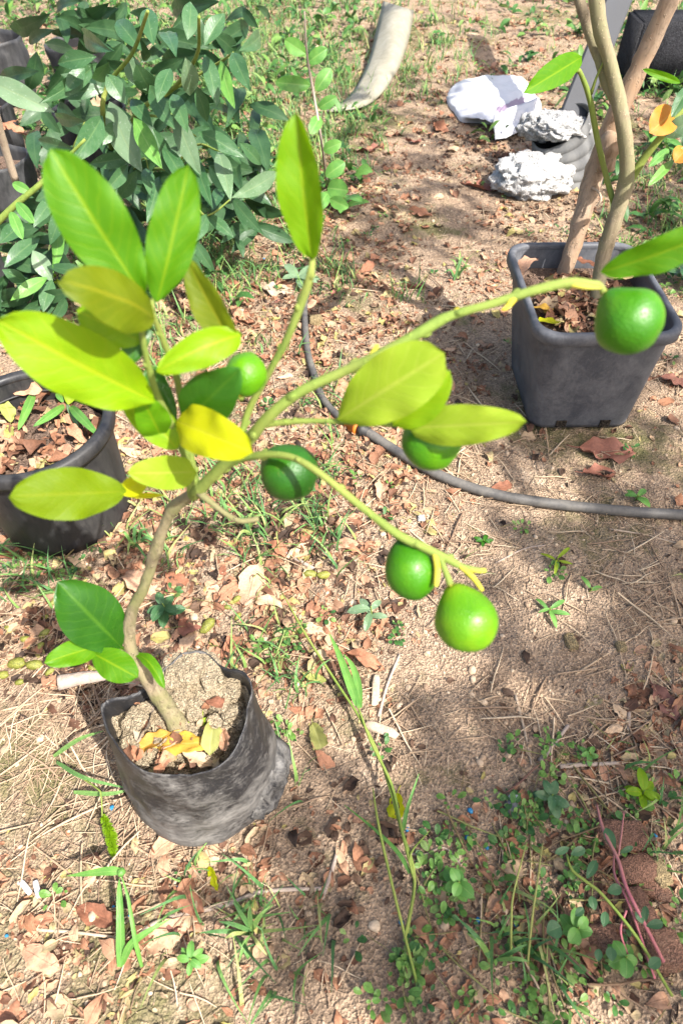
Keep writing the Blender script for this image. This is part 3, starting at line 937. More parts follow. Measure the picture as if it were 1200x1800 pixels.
S2 = [((1022, 100), 1.2, (924, 160), 1.12, 44, 'green', dict(fold=12, curl=.05)), ((1195, 145), 1.28, (1130, 122), 1.26, 14, 'green', dict(fold=20, curl=.12)),
      ((1185, 195), 1.29, (1142, 232), 1.27, 52, 'orange', dict(fold=8, curl=.06, broad=.5)), ((1165, 238), 1.30, (1228, 205), 1.26, 34, 'shrubpale', {}),
      ((1205, 262), 1.28, (1185, 285), 1.27, 34, 'orange', {}), ((1175, 262), 1.3, (1140, 292), 1.28, 16, 'weed', {}), ((1182, 282), 1.3, (1140, 325), 1.28, 16, 'weed', {}), ((1225, 255), 1.28, (1178, 275), 1.28, 14, 'weed', {}),
      ((1210, 150), 1.26, (1180, 205), 1.25, 22, 'shrub', {}), ((1000, -60), 1.2, (930, -30), 1.15, 50, 'green', {}), ((1055, -150), 1.1, (960, -170), 1.05, 50, 'green', {}), ((1060, -180), 1.08, (1120, -110), 1.02, 50, 'green', {})]
for i, (b, bd, t, td, w, mt, kw) in enumerate(S2):
    V, F, U = leaf(P(*b, bd), P(*t, td), w * (bd + td) / 2 / FOC, seed=i * 2.3 + 50, **kw)
    o = mesh('leaf', V, F, M[mt], sap2, U)
    if mt == 'orange': o['label'] = 'orange dying leaf'
p, r = branch_pts([(985, 500, 1.60, 13), (1003, 445, 1.56, 14), (1028, 360, 1.50, 16), (1052, 280, 1.44, 17), (1080, 210, 1.38, 17), (1110, 145, 1.33, 17), (1140, 80, 1.29, 16), (1185, -20, 1.22, 16)])
V, F, U = tube(p, r, 12, wob=.18)
stake = empty('wooden_stake', p[0], 'peeling brown wooden stake leaning in the square grey pot behind the trunk', 'stake')
mesh('pole', V, F, M['stake'], stake, U)
p, r = branch_pts([(1062, 300, 1.43, 14), (1070, 262, 1.40, 18), (1076, 240, 1.38, 17), (1080, 232, 1.375, 8)])
V, F, U = tube(p, r, 12, wob=.35, seed=4)
mesh('bark_stub', V, F, M['stake'], stake, U)
p, r = branch_pts([(1040, 330, 1.46, 2), (1052, 338, 1.45, 2), (1055, 352, 1.45, 2), (1048, 362, 1.46, 1.6)])
V, F, U = tube(p, r, 6)
mesh('bark_curl', V, F, M['palewood'], stake, U)


# ------------------------------------------------------------------ round pots and nursery bags
def circ(cx, cy, r, z, n=64, amp=0.0, seed=0.0):
    return [np.array((cx + (r * (1 + amp * noise.noise(Vector((math.cos(2 * math.pi * k / n) * 1.3 + seed, math.sin(2 * math.pi * k / n) * 1.3, z * 9))))) * math.cos(2 * math.pi * k / n),
                      cy + (r * (1 + amp * noise.noise(Vector((math.cos(2 * math.pi * k / n) * 1.3 + seed, math.sin(2 * math.pi * k / n) * 1.3, z * 9 + 5))))) * math.sin(2 * math.pi * k / n), z)) for k in range(n)]


def round_pot(cx, cy, r0, r1, h, label, mat, soil_z, soil_label, smat=None, ring=True):
    o = empty('round_pot', (cx, cy, 0), label, 'plant pot')
    prof = [(0, r0 * .96), (.006, r0), (.3, None), (.6, None), (.8, None), (1, r1)]
    rings_ = []
    for t in np.linspace(0, 1, 14):
        rings_.append(circ(cx, cy, r0 + (r1 - r0) * t, .004 + h * t))
    V, F, U = loft(rings_, cap0=True)
    inn = [circ(cx, cy, r0 + (r1 - r0) * t - .004, .004 + h * t) for t in np.linspace(1, .5, 8)]
    V2, F2, U2 = loft(inn)
    MB().add(V, F, U).add(V2, F2, U2).build('pot_wall', mat, o)
    rim_band(circ(cx, cy, r1, h + .004), [(-.006, -.006), (-.006, .003), (0, .006), (.009, .006), (.0135, .002), (.014, -.014), (.012, -.022), (.001, -.022)], mat, o)
    if ring:
        rim_band(circ(cx, cy, r0 + (r1 - r0) * .86 - .008, h * .86), [(.004, 0), (.002, .002), (-.001, .002), (-.001, -.002), (.002, -.002)], mat, o, 'inner_ridge')
    t = soil_z / h
    soil_disc('pot_soil', circ(cx, cy, r0 + (r1 - r0) * t - .007, soil_z), 0, soil_label, 'soil', smat or M['potsoil'], .01)
    return o


round_pot(-.598, .935, .135, .148, .25, 'wide round black plastic pot at the left edge of the photo', M['blackpot'], .185, 'brown leaf strewn soil filling the wide round black pot')


def nursery_bag(px, py, r, h, label, soil_label, mat='oldbag', fill=.82, lean=(0, 0), seed=0):
    g = G(px, py, 0)
    o = empty('nursery_bag', (g.x, g.y, 0), label, 'grow bag', 'black nursery bags at the back left')
    rows = []
    for t in np.linspace(0, 1, 18):
        row = []
        for k in range(72):
            a = 2 * math.pi * k / 72
            q = r * (1 + .10 * noise.noise(Vector((math.cos(a) * 1.4 + seed, math.sin(a) * 1.4, t * 2.2))) + .05 * noise.noise(Vector((math.cos(a) * 4 + seed, math.sin(a) * 4, t * 6))))
            q *= 1 - .10 * (1 - t) ** 4
            row.append(np.array((g.x + lean[0] * t + q * math.cos(a), g.y + lean[1] * t + q * math.sin(a), .003 + h * t * (1 + .05 * noise.noise(Vector((math.cos(a) * 1.5, math.sin(a) * 1.5, seed)))))))
        rows.append(row)
    c = np.mean(rows[-1], 0)
    for j in range(5):
        rows.append([np.array((c[0] + (q[0] - c[0]) * (.98 - .01 * j), c[1] + (q[1] - c[1]) * (.98 - .01 * j), q[2] - .02 * j)) for q in rows[17]])
    V, F, U = loft(rows, cap0=True)
    mesh('bag_wall', V, F, M[mat], o, U)
    i = int(17 * fill)
    c2 = np.mean(rows[i], 0)
    soil_disc('pot_soil', [c2 + (q - c2) * np.array((.96, .96, .2)) for q in rows[i]], 0, soil_label, 'soil', M['potsoil'], .008)
    return o


nursery_bag(22, 385, .12, .20, 'grey dusty nursery bag with bare soil at the left, behind the leafy shrub', 'bare pale soil in the dusty left bag', seed=3)
nursery_bag(0, 285, .115, .21, 'black nursery bag holding brown dry leaves, left edge behind the dusty bag', 'leaf covered soil in the left edge bag', seed=8)
nursery_bag(-20, 555, .10, .20, 'black nursery bag cut off by the left edge, behind the wide round pot', 'soil in the bag cut off by the left edge', seed=13)
nursery_bag(20, 175, .13, .24, 'tall black nursery bag in deep shade at the upper left corner', 'dark soil in the upper left corner bag', seed=21)
nursery_bag(185, 300, .13, .22, 'black nursery bag under the broad leaves of the shrub', 'soil in the bag under the shrub leaves', seed=31)
nursery_bag(155, 165, .13, .20, 'black nursery bag farthest back behind the shrub', 'leafy soil in the farthest back bag', seed=37)
# thin stake in the left bag
V, F, U = tube([P(28, 318, 1.95), P(10, 262, 1.86), P(-8, 195, 1.75), P(-30, 110, 1.62)], [.011, .011, .010, .010], 10, wob=.1)
setp(mesh('garden_stake', V, F, M['palewood'], None, U, loc=P(28, 318, 1.95)), 'pale straight stake standing in the dusty left bag', 'stake')

# ------------------------------------------------------------------ leafy shrub, top left
HT = {}


def hz(y):  # rough height of the shrub leaves by photo row
    return np.interp(y, [0, 100, 200, 300, 400, 500, 560], [.80, .62, .48, .34, .22, .14, .08])


SHR = [(0 - 25, 138, 78, 188, 42, 'shrubpale'), (172, 110, 86, 172, 30, 'shrub'), (192, 108, 168, 138, 28, 'shrub'), (188, 130, 216, 175, 33, 'shrub'), (190, 156, 108, 168, 26, 'shrub'),
       (192, 178, 240, 284, 54, 'shrubpale'), (236, 206, 277, 282, 35, 'weed'), (180, 204, 134, 276, 42, 'shrub'), (152, 212, 101, 204, 24, 'shrub'), (132, 262, 74, 248, 25, 'shrub'), (158, 288, 226, 276, 27, 'shrub'),
       (240, 112, 268, 162, 42, 'shrub'), (222, 98, 252, 150, 36, 'shrubpale'), (258, 296, 262, 334, 24, 'shrub'), (326, 100, 334, 160, 36, 'shrubpale'), (360, 96, 379, 174, 31, 'shrub'), (304, 165, 326, 222, 30, 'shrub'),
       (308, 195, 346, 292, 38, 'shrubpale'), (388, 106, 408, 178, 26, 'weed'), (408, 92, 434, 148, 32, 'shrub'), (342, 148, 362, 206, 27, 'shrub'), (348, 232, 418, 270, 32, 'shrub'), (384, 266, 402, 338, 32, 'shrubpale'),
       (408, 348, 480, 308, 32, 'shrubpale'), (408, 346, 454, 402, 28, 'shrub'), (344, 278, 368, 352, 26, 'shrub'), (372, 372, 388, 336, 22, 'shrub'), (362, 378, 404, 412, 24, 'shrub'), (366, 376, 338, 422, 26, 'shrub'), (346, 384, 322, 462, 36, 'shrub'),
       (94, 480, 100, 398, 24, 'weed'), (84, 488, 28, 522, 25, 'weed'), (58, 440, 88, 488, 32, 'shrubpale'), (0, 428, 38, 398, 30, 'shrub'), (8, 470, 62, 424, 30, 'shrub'), (4, 474, 42, 494, 24, 'shrub'), (92, 492, 78, 540, 28, 'shrub'),
       (265, 150, 300, 215, 34, 'shrub'), (268, 225, 300, 300, 34, 'shrub'), (285, 255, 330, 330, 30, 'shrub'), (225, 290, 190, 330, 26, 'shrub'), (240, 300, 212, 345, 28, 'shrub'), (120, 330, 70, 350, 26, 'shrub'), (100, 345, 65, 390, 26, 'shrub'), (120, 355, 92, 420, 28, 'shrub'), (280, 310, 262, 380, 26, 'shrub'), (305, 330, 340, 400, 26, 'shrub'),
       (420, 250, 455, 285, 24, 'shrub'), (425, 290, 400, 250, 22, 'shrub'), (300, 120, 280, 170, 30, 'shrub'), (310, 100, 290, 60, 32, 'shrub'), (250, 90, 210, 40, 34, 'shrub'), (360, 80, 390, 30, 32, 'shrub'), (200, 90, 150, 60, 32, 'shrub'), (270, 80, 260, 20, 34, 'shrub'), (330, 70, 335, 10, 32, 'shrub'), (420, 90, 455, 60, 28, 'shrub'), (170, 100, 110, 110, 30, 'shrub'), (230, 175, 262, 215, 28, 'shrub'), (320, 250, 350, 310, 30, 'shrub'), (305, 400, 290, 460, 26, 'shrub'), (330, 440, 355, 500, 26, 'shrub'), (340, 420, 372, 470, 24, 'shrub'), (150, 120, 120, 155, 26, 'shrub'), (210, 215, 180, 250, 26, 'shrub')]
shr = empty('leafy_shrub', G(215, 330, 0), 'bushy shrub with broad greyish green leaves filling the upper left', 'shrub')
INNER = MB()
for i, (bx, by, tx, ty, w, mt) in enumerate(SHR):
    jj = .05 * noise.noise(Vector((i * 3.7, 1, 2)))
    B_ = G(bx, by, float(hz(by)) + jj)
    T_ = G(tx + (tx - bx) * .16, ty + (ty - by) * .16, float(hz((by + ty) / 2)) + jj - .02 + .03 * math.sin(i * 2.1))
    d = (B_.y + T_.y) / 2 * CP + (CAMZ - (B_.z + T_.z) / 2) * SP
    V, F, U = leaf(B_, T_, w * .96 * d / FOC, full=.95, roll=22 * math.sin(i * 5.3), fold=10 + 5 * math.sin(i), curl=.07, wave=.015, broad=.48, seed=i * 1.7 + 9, ns=12, nu=6)
    mesh('leaf', V, F, M[mt], shr, U)

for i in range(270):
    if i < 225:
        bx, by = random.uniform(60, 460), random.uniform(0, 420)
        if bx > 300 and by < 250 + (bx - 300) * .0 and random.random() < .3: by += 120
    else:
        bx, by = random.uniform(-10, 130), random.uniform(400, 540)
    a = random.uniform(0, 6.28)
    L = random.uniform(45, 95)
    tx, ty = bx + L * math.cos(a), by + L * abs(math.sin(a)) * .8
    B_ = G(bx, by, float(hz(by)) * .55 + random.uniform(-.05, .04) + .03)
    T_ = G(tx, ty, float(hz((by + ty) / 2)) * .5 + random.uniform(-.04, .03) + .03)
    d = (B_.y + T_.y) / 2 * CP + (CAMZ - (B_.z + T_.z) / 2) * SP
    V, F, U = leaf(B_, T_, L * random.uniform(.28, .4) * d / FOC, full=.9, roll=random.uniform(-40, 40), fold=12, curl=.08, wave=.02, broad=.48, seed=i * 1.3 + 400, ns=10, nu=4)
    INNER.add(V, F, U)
io = INNER.build('inner_foliage', M['shrubshade'], shr)


def hb(px, py, dz=0.0): return G(px, py, float(hz(py)) + dz)


gb = G(215, 330, 0)
for L, r in (([gb + Vector((0, 0, .1)), hb(182, 208, -.02), hb(190, 150, -.01), hb(232, 95), hb(260, 20)], .008), ([gb + Vector((0, 0, .1)), hb(240, 200, -.05), hb(300, 160, -.03), hb(345, 100), hb(350, 30)], .008), ([gb + Vector((.02, 0, .05)), hb(300, 300, -.06), hb(350, 370, -.01), hb(372, 376), hb(408, 348)], .005),
             ([hb(300, 300, -.06), hb(345, 255, -.03), hb(385, 265), hb(420, 260)], .004), ([gb, hb(250, 280, -.04), hb(262, 300)], .004), ([hb(240, 200, -.05), hb(300, 210, -.02), hb(345, 240)], .004), ([hb(300, 160, -.03), hb(385, 110, -.02), hb(410, 92)], .004), ([gb, hb(300, 400, -.04), hb(335, 430, -.02)], .004), ([hb(182, 208, -.02), hb(130, 262), hb(150, 212)], .003)):
    V, F, U = tube(L, [r * (1 - .6 * i / (len(L) - 1)) for i in range(len(L))], 8)
    mesh('branch', V, F, M['twiggreen'], shr, U)
ylw = empty('leaning_seedling', P(-15, 400, 1.5), 'thin yellow green stem with small leaves leaning over the dusty left bag', 'plant')
V, F, U = tube([P(-15, 402, 1.5), P(30, 358, 1.47), P(70, 325, 1.45), P(110, 285, 1.43), P(150, 245, 1.40)], [.0075, .007, .006, .004, .003], 8)
mesh('stem', V, F, M['twiggreen'], ylw, U)
for i, (bx, by, tx, ty, w) in enumerate([(30, 356, 60, 392, 20), (55, 338, 22, 322, 18), (110, 285, 84, 270, 16), (20, 372, 40, 420, 20)]):
    V, F, U = leaf(P(bx, by, 1.46), P(tx, ty, 1.45), w * 1.45 / FOC, seed=i + 90)
    mesh('leaf', V, F, M['weed'], ylw, U)
bud = empty('flowering_weed', GG(97, 545), 'weed with a cluster of pale yellow buds between the shrub and wide round pot', 'plant')
V, F, U = tube([GG(97, 545), G(99, 520, .06), G(96, 495, .10)], [.004, .003, .003], 8)
mesh('stem', V, F, M['twiggreen'], bud, U)
mb = MB()
for k in range(26):
    c = G(97, 497, .10) + Vector((random.gauss(0, .013), random.gauss(0, .013), random.gauss(0, .013)))
    V, F, U = tube([c - Vector((0, 0, .004)), c, c + Vector((0, 0, .004))], [.001, .0042, .001], 6, 4)
    mb.add(V, F, U)
mb.build('flower_bud', M['pale'], bud)

# small-leaved upright weed right of the shrub
up = empty('upright_weed', GG(575, 330), 'upright weed with a thin brown stem and scattered green leaves beside the dirt path', 'plant')
V, F, U = tube([GG(575, 330), P(565, 250, 2.0), P(552, 170, 1.93), P(540, 100, 1.85), P(535, 20, 1.75)], [.005, .004, .004, .003, .002], 8)
mesh('stem', V, F, M['stick'], up, U)
for i, (bx, by, tx, ty, w) in enumerate([(545, 150, 484, 145, 26), (555, 160, 582, 120, 26), (562, 205, 545, 235, 22), (560, 190, 592, 170, 20), (575, 330, 612, 335, 34), (572, 310, 606, 285, 26), (575, 340, 555, 370, 24), (580, 350, 612, 365, 22), (568, 265, 600, 250, 22), (538, 95, 500, 70, 26), (540, 110, 575, 85, 24)]):
    V, F, U = leaf(P(bx, by, 1.95), P(tx, ty, 1.93), w * 1.95 / FOC, seed=i + 120, curl=.08)
    mesh('leaf', V, F, M['weed'], up, U)

# ------------------------------------------------------------------ hose
hz_px = [(1300, 915), (1215, 906), (1130, 901), (1040, 893), (960, 884), (880, 871), (810, 851), (745, 822), (695, 792), (655, 766), (640, 757)]
hp = [GG(x, y, .012) for x, y in hz_px]
hose = empty('garden_hose', GG(900, 875), 'grey rubber garden hose curving over the soil in front of the square pot', 'hose')
V, F, U = tube(hp, .0115, 14, 90, wob=.05)
mesh('hose_pipe', V, F, M['hose'], hose, U)
hp2 = [GG(606, 742, .012), GG(585, 722, .012), GG(566, 698, .012), GG(553, 662, .012), GG(541, 620, .012), GG(536, 570, .011), GG(536, 530, .009), GG(545, 490, .004), GG(560, 465, -.004)]
V, F, U = tube(hp2, .0092, 12, 60, wob=.05)
mesh('hose_pipe', V, F, M['hose'], hose, U)
a, b = GG(640, 757, .013), GG(606, 742, .013)
dv = (b - a).normalized()
V, F, U = tube([a - dv * .012, a + dv * .0, a + dv * .001, a + dv * .014, a + dv * .0141, a + dv * .016], [.0135, .0135, .0155, .0155, .013, .013], 16, spl=False)
mesh('collar', V, F, M['blackpot'], hose, U)
V, F, U = tube([a + dv * .016, a + dv * .0165, a + dv * .024, a + dv * .0245, a + dv * .038, a + dv * .0365, a + dv * .052], [.013, .0195, .0195, .0175, .0165, .012, .011], 16, spl=False)
mesh('connector', V, F, M['orangeplastic'], hose, U)


# ------------------------------------------------------------------ back right: white bag, concrete lump, ridged bucket, post, block
c = GG(928, 338)
def crumbly(V, F, n, r0, r1, sd, parent=None, **kw):
    q = random.Random(sd)
    mb = MB().add(V, F)
    zc = sum(v[2] for v in V) / len(V)
    tops = [v for v in V if v[2] > zc - .01]
    for j in range(n):
        v = q.choice(tops)
        r = q.uniform(r0, r1)
        a, f = lump(v, r, r * q.uniform(.6, 1), r * .7, .3, j * 1.3 + sd, 2, 1.6, angular=.4)
        mb.add(a, f)
    return mb.build(kw['name'], M['concrete'], parent, loc=kw.get('loc'))


V, F = lump((c.x, c.y, .045), .135, .11, .075, .30, 3.1, 5, 2.4)
setp(crumbly(V, F, 150, .002, .006, 3, name='concrete_lump', loc=(c.x, c.y, 0)), 'rough white concrete lump on the soil beside the ridged grey mould', 'concrete')
c = GG(1005, 318)
bk = empty('ridged_mould', (c.x, c.y, 0), 'grey ridged rubber mould packed with white concrete round the post foot', 'bucket')
rings_ = []
cx, cy = c.x + .0, c.y + .05
for i in range(60):
    t = i / 59
    z = t * .17
    r = .128 - .045 * t + .009 * abs(math.sin(t * math.pi * 5 + .3)) ** .6
    rings_.append([np.array((cx - .07 * t + r * math.cos(a) * (1 + .05 * math.sin(3 * a)), cy + .02 * t + r * math.sin(a), .0 + z * (1 + .35 * math.cos(a - .4)) )) for a in np.linspace(0, 2 * math.pi, 48, endpoint=False)])
V, F, U = loft(rings_, cap0=True)
mesh('mould_wall', V, F, M['greyrubber'], bk, U)
ct = np.mean(rings_[-1], 0)
V, F = lump((ct[0], ct[1], ct[2]), .098, .092, .040, .25, 5.5, 5, 3)
crumbly(V, F, 90, .002, .005, 8, bk, name='concrete_fill')
V, F = lump((ct[0] - .07, ct[1] + .05, ct[2] - .02), .07, .06, .05, .3, 6.5, 4, 3)
crumbly(V, F, 90, .002, .005, 8, bk, name='concrete_fill')
pf = Vector((ct[0] + .035, ct[1] + .03, ct[2] - .02))
ptop = P(1062, 60, 2.42)
axp = (ptop - pf).normalized()
sx_ = Vector((1, 0, 0)); sx_ = (sx_ - axp * sx_.dot(axp)).normalized(); sy_ = axp.cross(sx_)
rows = []
for t in (0, .02, .5, 1.6):
    rows.append([np.array(pf + axp * t + sx_ * (u * .046) + sy_ * (v * .028)) for u, v in ((-1, -.8), (-.9, -1), (.9, -1), (1, -.8), (1, .8), (.9, 1), (-.9, 1), (-1, .8))])
V, F, U = loft(rows, cap0=True, cap1=True)
setp(mesh('grey_post', V, F, M['greypost'], None, U, smooth=False, loc=pf), 'flat grey post set in the white concrete of the ridged mould', 'post')

# crumpled white plastic bag: a folded sheet
wb = empty('plastic_bag', GG(870, 235), 'crumpled white plastic bag with a faint violet print lying on the path', 'bag')
top = [(785, 165), (800, 138), (840, 126), (890, 124), (925, 132), (940, 152), (953, 172), (948, 196), (930, 205), (905, 212), (870, 210), (840, 206), (812, 204), (798, 186)]
c3 = GG(865, 205, .07)
loopb = closed([GG(x, y, .028) for x, y in top], 72)
nr = 22
V, UV = [], []
for i in range(nr + 1):
    t = i / nr
    for k in range(72):
        p = np.array(c3) * (1 - t) + loopb[k] * t
        v = Vector((p[0], p[1], 0))
        h = .028 * (1 - t ** 3) + .014 * (.5 - abs(noise.noise(v * 8))) * (1 - .4 * t) + .007 * (.4 - abs(noise.noise(v * 20 + Vector((2, 0, 0))))) + .004 * noise.noise(v * 60)
        zz = gh(p[0], p[1]) + .012 + h
        V.append((p[0], p[1], zz if i < nr else gh(p[0], p[1]) + .004)); UV.append((k / 72, t))
F = [(i * 72 + k, i * 72 + (k + 1) % 72, (i + 1) * 72 + (k + 1) % 72, (i + 1) * 72 + k) for i in range(nr) for k in range(72)]
wbo = mesh('bag_body', V, F, M['whiteplastic'], wb, UV)


def sheet(corners, nu, nv, amp, freq, seed, thick=None, lift=0.0):
    a, b, c, d = [Vector(q) for q in corners]
    V, UV = [], []
    nrm = (b - a).cross(d - a).normalized()
    for i in range(nv + 1):
        for k in range(nu + 1):
            s, t = k / nu, i / nv
            p = (a * (1 - s) + b * s) * (1 - t) + (d * (1 - s) + c * s) * t
            p = p + nrm * (amp * noise.noise(Vector((s * freq + seed, t * freq, seed))) + amp * .5 * noise.noise(Vector((s * freq * 2.6, t * freq * 2.6 + seed, 1))) + lift * 4 * s * (1 - s))
            V.append(p); UV.append((s, t))
    F = [(i * (nu + 1) + k, i * (nu + 1) + k + 1, (i + 1) * (nu + 1) + k + 1, (i + 1) * (nu + 1) + k) for i in range(nv) for k in range(nu)]
    return V, F, UV


V, F, U = sheet([GG(868, 200, .075), GG(944, 172, .085), GG(930, 226, .03), GG(868, 248, .016)], 14, 10, .014, 3, 4.4)
o = mesh('bag_flap', V, F, M['whiteplastic'], wb, U)
o.modifiers.new('thick', 'SOLIDIFY').thickness = .001
wbo.data.materials.append(M['violet'])
for f in wbo.data.polygons:
    q = f.center + Vector(wb.location)
    qx, qy, _ = proj(q.x, q.y, q.z)
    if 868 < qx < 921 and 168 + (921 - qx) * .45 < qy < 197: f.material_index = 1
V, F, U = sheet([GG(868, 186, .085), GG(900, 172, .092), GG(921, 168, .085), GG(921, 186, .075)], 8, 6, .004, 3, 2)
# cream sack strip
cs = empty('cream_sack', GG(640, 165), 'stiff cream plastic sack strip curling up beside the dirt path at the top', 'sack')
pr, rows = [(578, 196, .004, 5), (600, 190, .012, 14), (628, 178, .03, 21), (652, 153, .06, 25), (668, 125, .10, 28), (680, 95, .15, 30), (692, 50, .21, 32), (700, 10, .26, 30)], []
spl_ = spline(pr, 26)
V, UV = [], []
for i, (x, y, z, w) in enumerate(spl_):
    for k in range(9):
        u = -1 + k / 4
        q = G(x + u * w * .9, y + u * w * .28, z * .35 + .012 + .03 * (1 - u * u) * (z * 6 + .2) + .008 * noise.noise(Vector((i * .3, k * .6, 2))))
        V.append(q); UV.append((k / 8, i / 25))
F = [(i * 9 + k, i * 9 + k + 1, (i + 1) * 9 + k + 1, (i + 1) * 9 + k) for i in range(25) for k in range(8)]
o = mesh('sack_strip', V, F, M['cream'], cs, UV)
o.modifiers.new('thick', 'SOLIDIFY').thickness = .0025
# dark block behind the sapling
g0 = G(1215, 168, 0)
import bmesh
bm = bmesh.new()
bmesh.ops.create_cube(bm, size=1)
bmesh.ops.bevel(bm, geom=bm.edges[:], offset=.03, segments=3, affect='EDGES')
V = [(g0.x + v.co.x * .62, g0.y + .16 + v.co.y * .2, .12 + v.co.z * .30) for v in bm.verts]
F = [tuple(v.index for v in f.verts) for f in bm.faces]
bm.free()
setp(mesh('concrete_block', V, F, M['block'], None, loc=(g0.x, g0.y + .12, 0)), 'dark grey block lying behind the tall sapling at the upper right edge', 'block')
# blue-grey pot edge at the left border
gp = G(-58, 1155, 0)
bp_ = empty('blue_pot', (gp.x, gp.y, 0), 'blue grey plastic tub just cut off by the left edge, below the wide round pot', 'plant pot')
V, F, U = loft([circ(gp.x, gp.y, r, z) for r, z in ((.052, .003), (.055, .006), (.060, .08), (.064, .15), (.068, .152), (.068, .16), (.061, .16), (.058, .10), (.054, .02))], cap0=True)
mesh('pot_wall', V, F, M['bluepot'], bp_, U)

# ------------------------------------------------------------------ dry leaves: variants, then copies
def dry_leaf_mesh(i, mat):
    """a curled, broken dead leaf about 1 unit long lying on z = 0"""
    rr_ = random.Random(i * 7 + 1)
    w = rr_.uniform(.34, .58)
    cu, fo, tw = rr_.uniform(-.25, .35), rr_.uniform(-5, 40), rr_.uniform(-60, 60)
    V, F, U = leaf((-.5, 0, 0), (.5, 0, 0), w, fold=fo, curl=cu * .5, wave=rr_.uniform(.05, .13), broad=rr_.uniform(.42, .58), hint=(0, 0, 1), ns=14, nu=8, seed=i * 4.3, twist=tw)
    V = [Vector(v) for v in V]
    # lobed, nibbled outline
    for j, v in enumerate(V):
        k = j % 9
        e = abs(k - 4) / 4
        q = noise.noise(Vector((v.x * 7 + i, k * .2, i * 1.3)))
        v.y *= 1 + .38 * q * e
        v.z += .05 * noise.noise(Vector((v.x * 5, v.y * 5, i)))
    if i % 4 == 0:                                   # torn end
        F = [f for f in F if max(U[k][1] for k in f) < .78]
    zmin = sorted(v.z for v in V)[len(V) // 8]
    V = [(v.x, v.y, v.z - zmin) for v in V]
    st = tube([Vector((-.5, 0, V[4][2])), Vector((-.62, .02, .02)), Vector((-.72, .06, .01))], [.014, .012, .012], 5, 4)
    mb = MB().add(V, F, U, .0).add(st[0], st[1], [(.5, 0)] * len(st[0]), .0)
    me = bpy.data.meshes.new('dry_leaf')
    me.from_pydata([tuple(v) for v in mb.V], [], mb.F)
    me.polygons.foreach_set('use_smooth', [True] * len(me.polygons))
    ul = me.uv_layers.new(name='UVMap')
    for l in me.loops:
        ul.data[l.index].uv = mb.UV[l.vertex_index]
    me.attributes.new('rnd', 'FLOAT', 'POINT')
    me.materials.append(mat)
    return me


DRY = [dry_leaf_mesh(i, M['dryleaf']) for i in range(14)]
DARK = [dry_leaf_mesh(i + 40, M['darkleaf']) for i in range(5)]
FADE = [dry_leaf_mesh(i + 60, M['fadegreen']) for i in range(4)]
AMB = [dry_leaf_mesh(i + 70, M['amber']) for i in range(3)]
YEL = [dry_leaf_mesh(i + 80, M['yellow']) for i in range(2)]
PALE = [dry_leaf_mesh(i + 90, M['palewood']) for i in range(2)]


def place_leaf(me, p, size, rz, tilt=(0, 0), name='dry_leaf', label=None, cat='dry leaf', group=None):
    o = bpy.data.objects.new(name, me)
    COL.objects.link(o)
    o.location = p
    o.scale = (size,) * 3
    o.rotation_euler = (tilt[0], tilt[1], rz)
    return setp(o, label, cat, group)


# photo-traced leaves on the ground: px, py, length px, image angle, set, label
TR = [(443, 1032, 85, 100, DRY[3], 'large flat pinkish brown leaf among the litter above the grow bag'),
      (640, 1163, 75, 25, DRY[5], 'tan curled leaf beside the green grass blade right of the grow bag'),
      (560, 1303, 70, 70, FADE[0], 'olive green lobed leaf on bare soil right of the grow bag'),
      (695, 1425, 62, 100, YEL[0], 'bright yellow leaf under the long grass stem'),
      (738, 376, 50, 40, DRY[7], 'brown curled leaf alone on the sunny dirt path'),
      (650, 265, 66, -10, DARK[0], 'mauve brown leaf on the shaded path below the cream sack'),
      (1052, 832, 62, -5, DARK[1], 'dark red leaf on soil under the square pot, nearest the hose'),
      (1065, 795, 95, 12, DARK[2], 'long dark leaf against the foot of the square pot'),
      (1185, 672, 50, 30, DARK[3], 'dark red leaf at the right edge beside the square pot'),
      (880, 858, 45, -20, DRY[9], 'small curled brown leaf touching the hose'),
      (553, 1192, 45, 20, FADE[1], 'pale green leaf scrap right of the grow bag'),
      (330, 1100, 95, 60, DARK[4], 'broad reddish brown leaf beside the thin trunk'),
      (245, 1030, 90, 40, DRY[1], 'broad rusty leaf behind the thin trunk'),
      (730, 250, 40, 30, DARK[0], 'small dark leaf in the sunny ring of the path'),
      (845, 330, 55, 10, DARK[1], 'dark leaf below the white plastic bag'),
      (775, 228, 40, 60, DRY[2], 'brown leaf beneath the left side of the white plastic bag'),
      (490, 510, 60, 10, PALE[0], 'cream coloured leaf lying in the sunlit litter'),
      (1090, 1255, 40, 60, DRY[4], 'orange brown leaf beside the short grey stick'),
      (1165, 1235, 70, 70, DARK[2], 'dark leaf at the right edge above the straw'),
      (1080, 1280, 45, -20, DRY[6], 'rust leaf below the crossed straw stems'),
      (430, 970, 50, 70, DRY[8], 'brown leaf right of the thin trunk'),
      (330, 1580, 75, 35, DRY[10], 'brown spotted leaf along the fallen branch'),
      (375, 1545, 45, 60, YEL[1], 'small yellow leaf along the fallen branch'),
      (170, 1610, 80, 20, DRY[11], 'rusty leaf in the lower left litter')]
for (x, y, L, ang, me, lab) in TR:
    p = GG(x, y, .004)
    d = p.y * CP + (CAMZ - p.z) * SP
    place_leaf(me, p, L * d / FOC, R(-ang) * 1.0 + .0, (random.uniform(-.15, .15), random.uniform(-.15, .15)), label=lab)
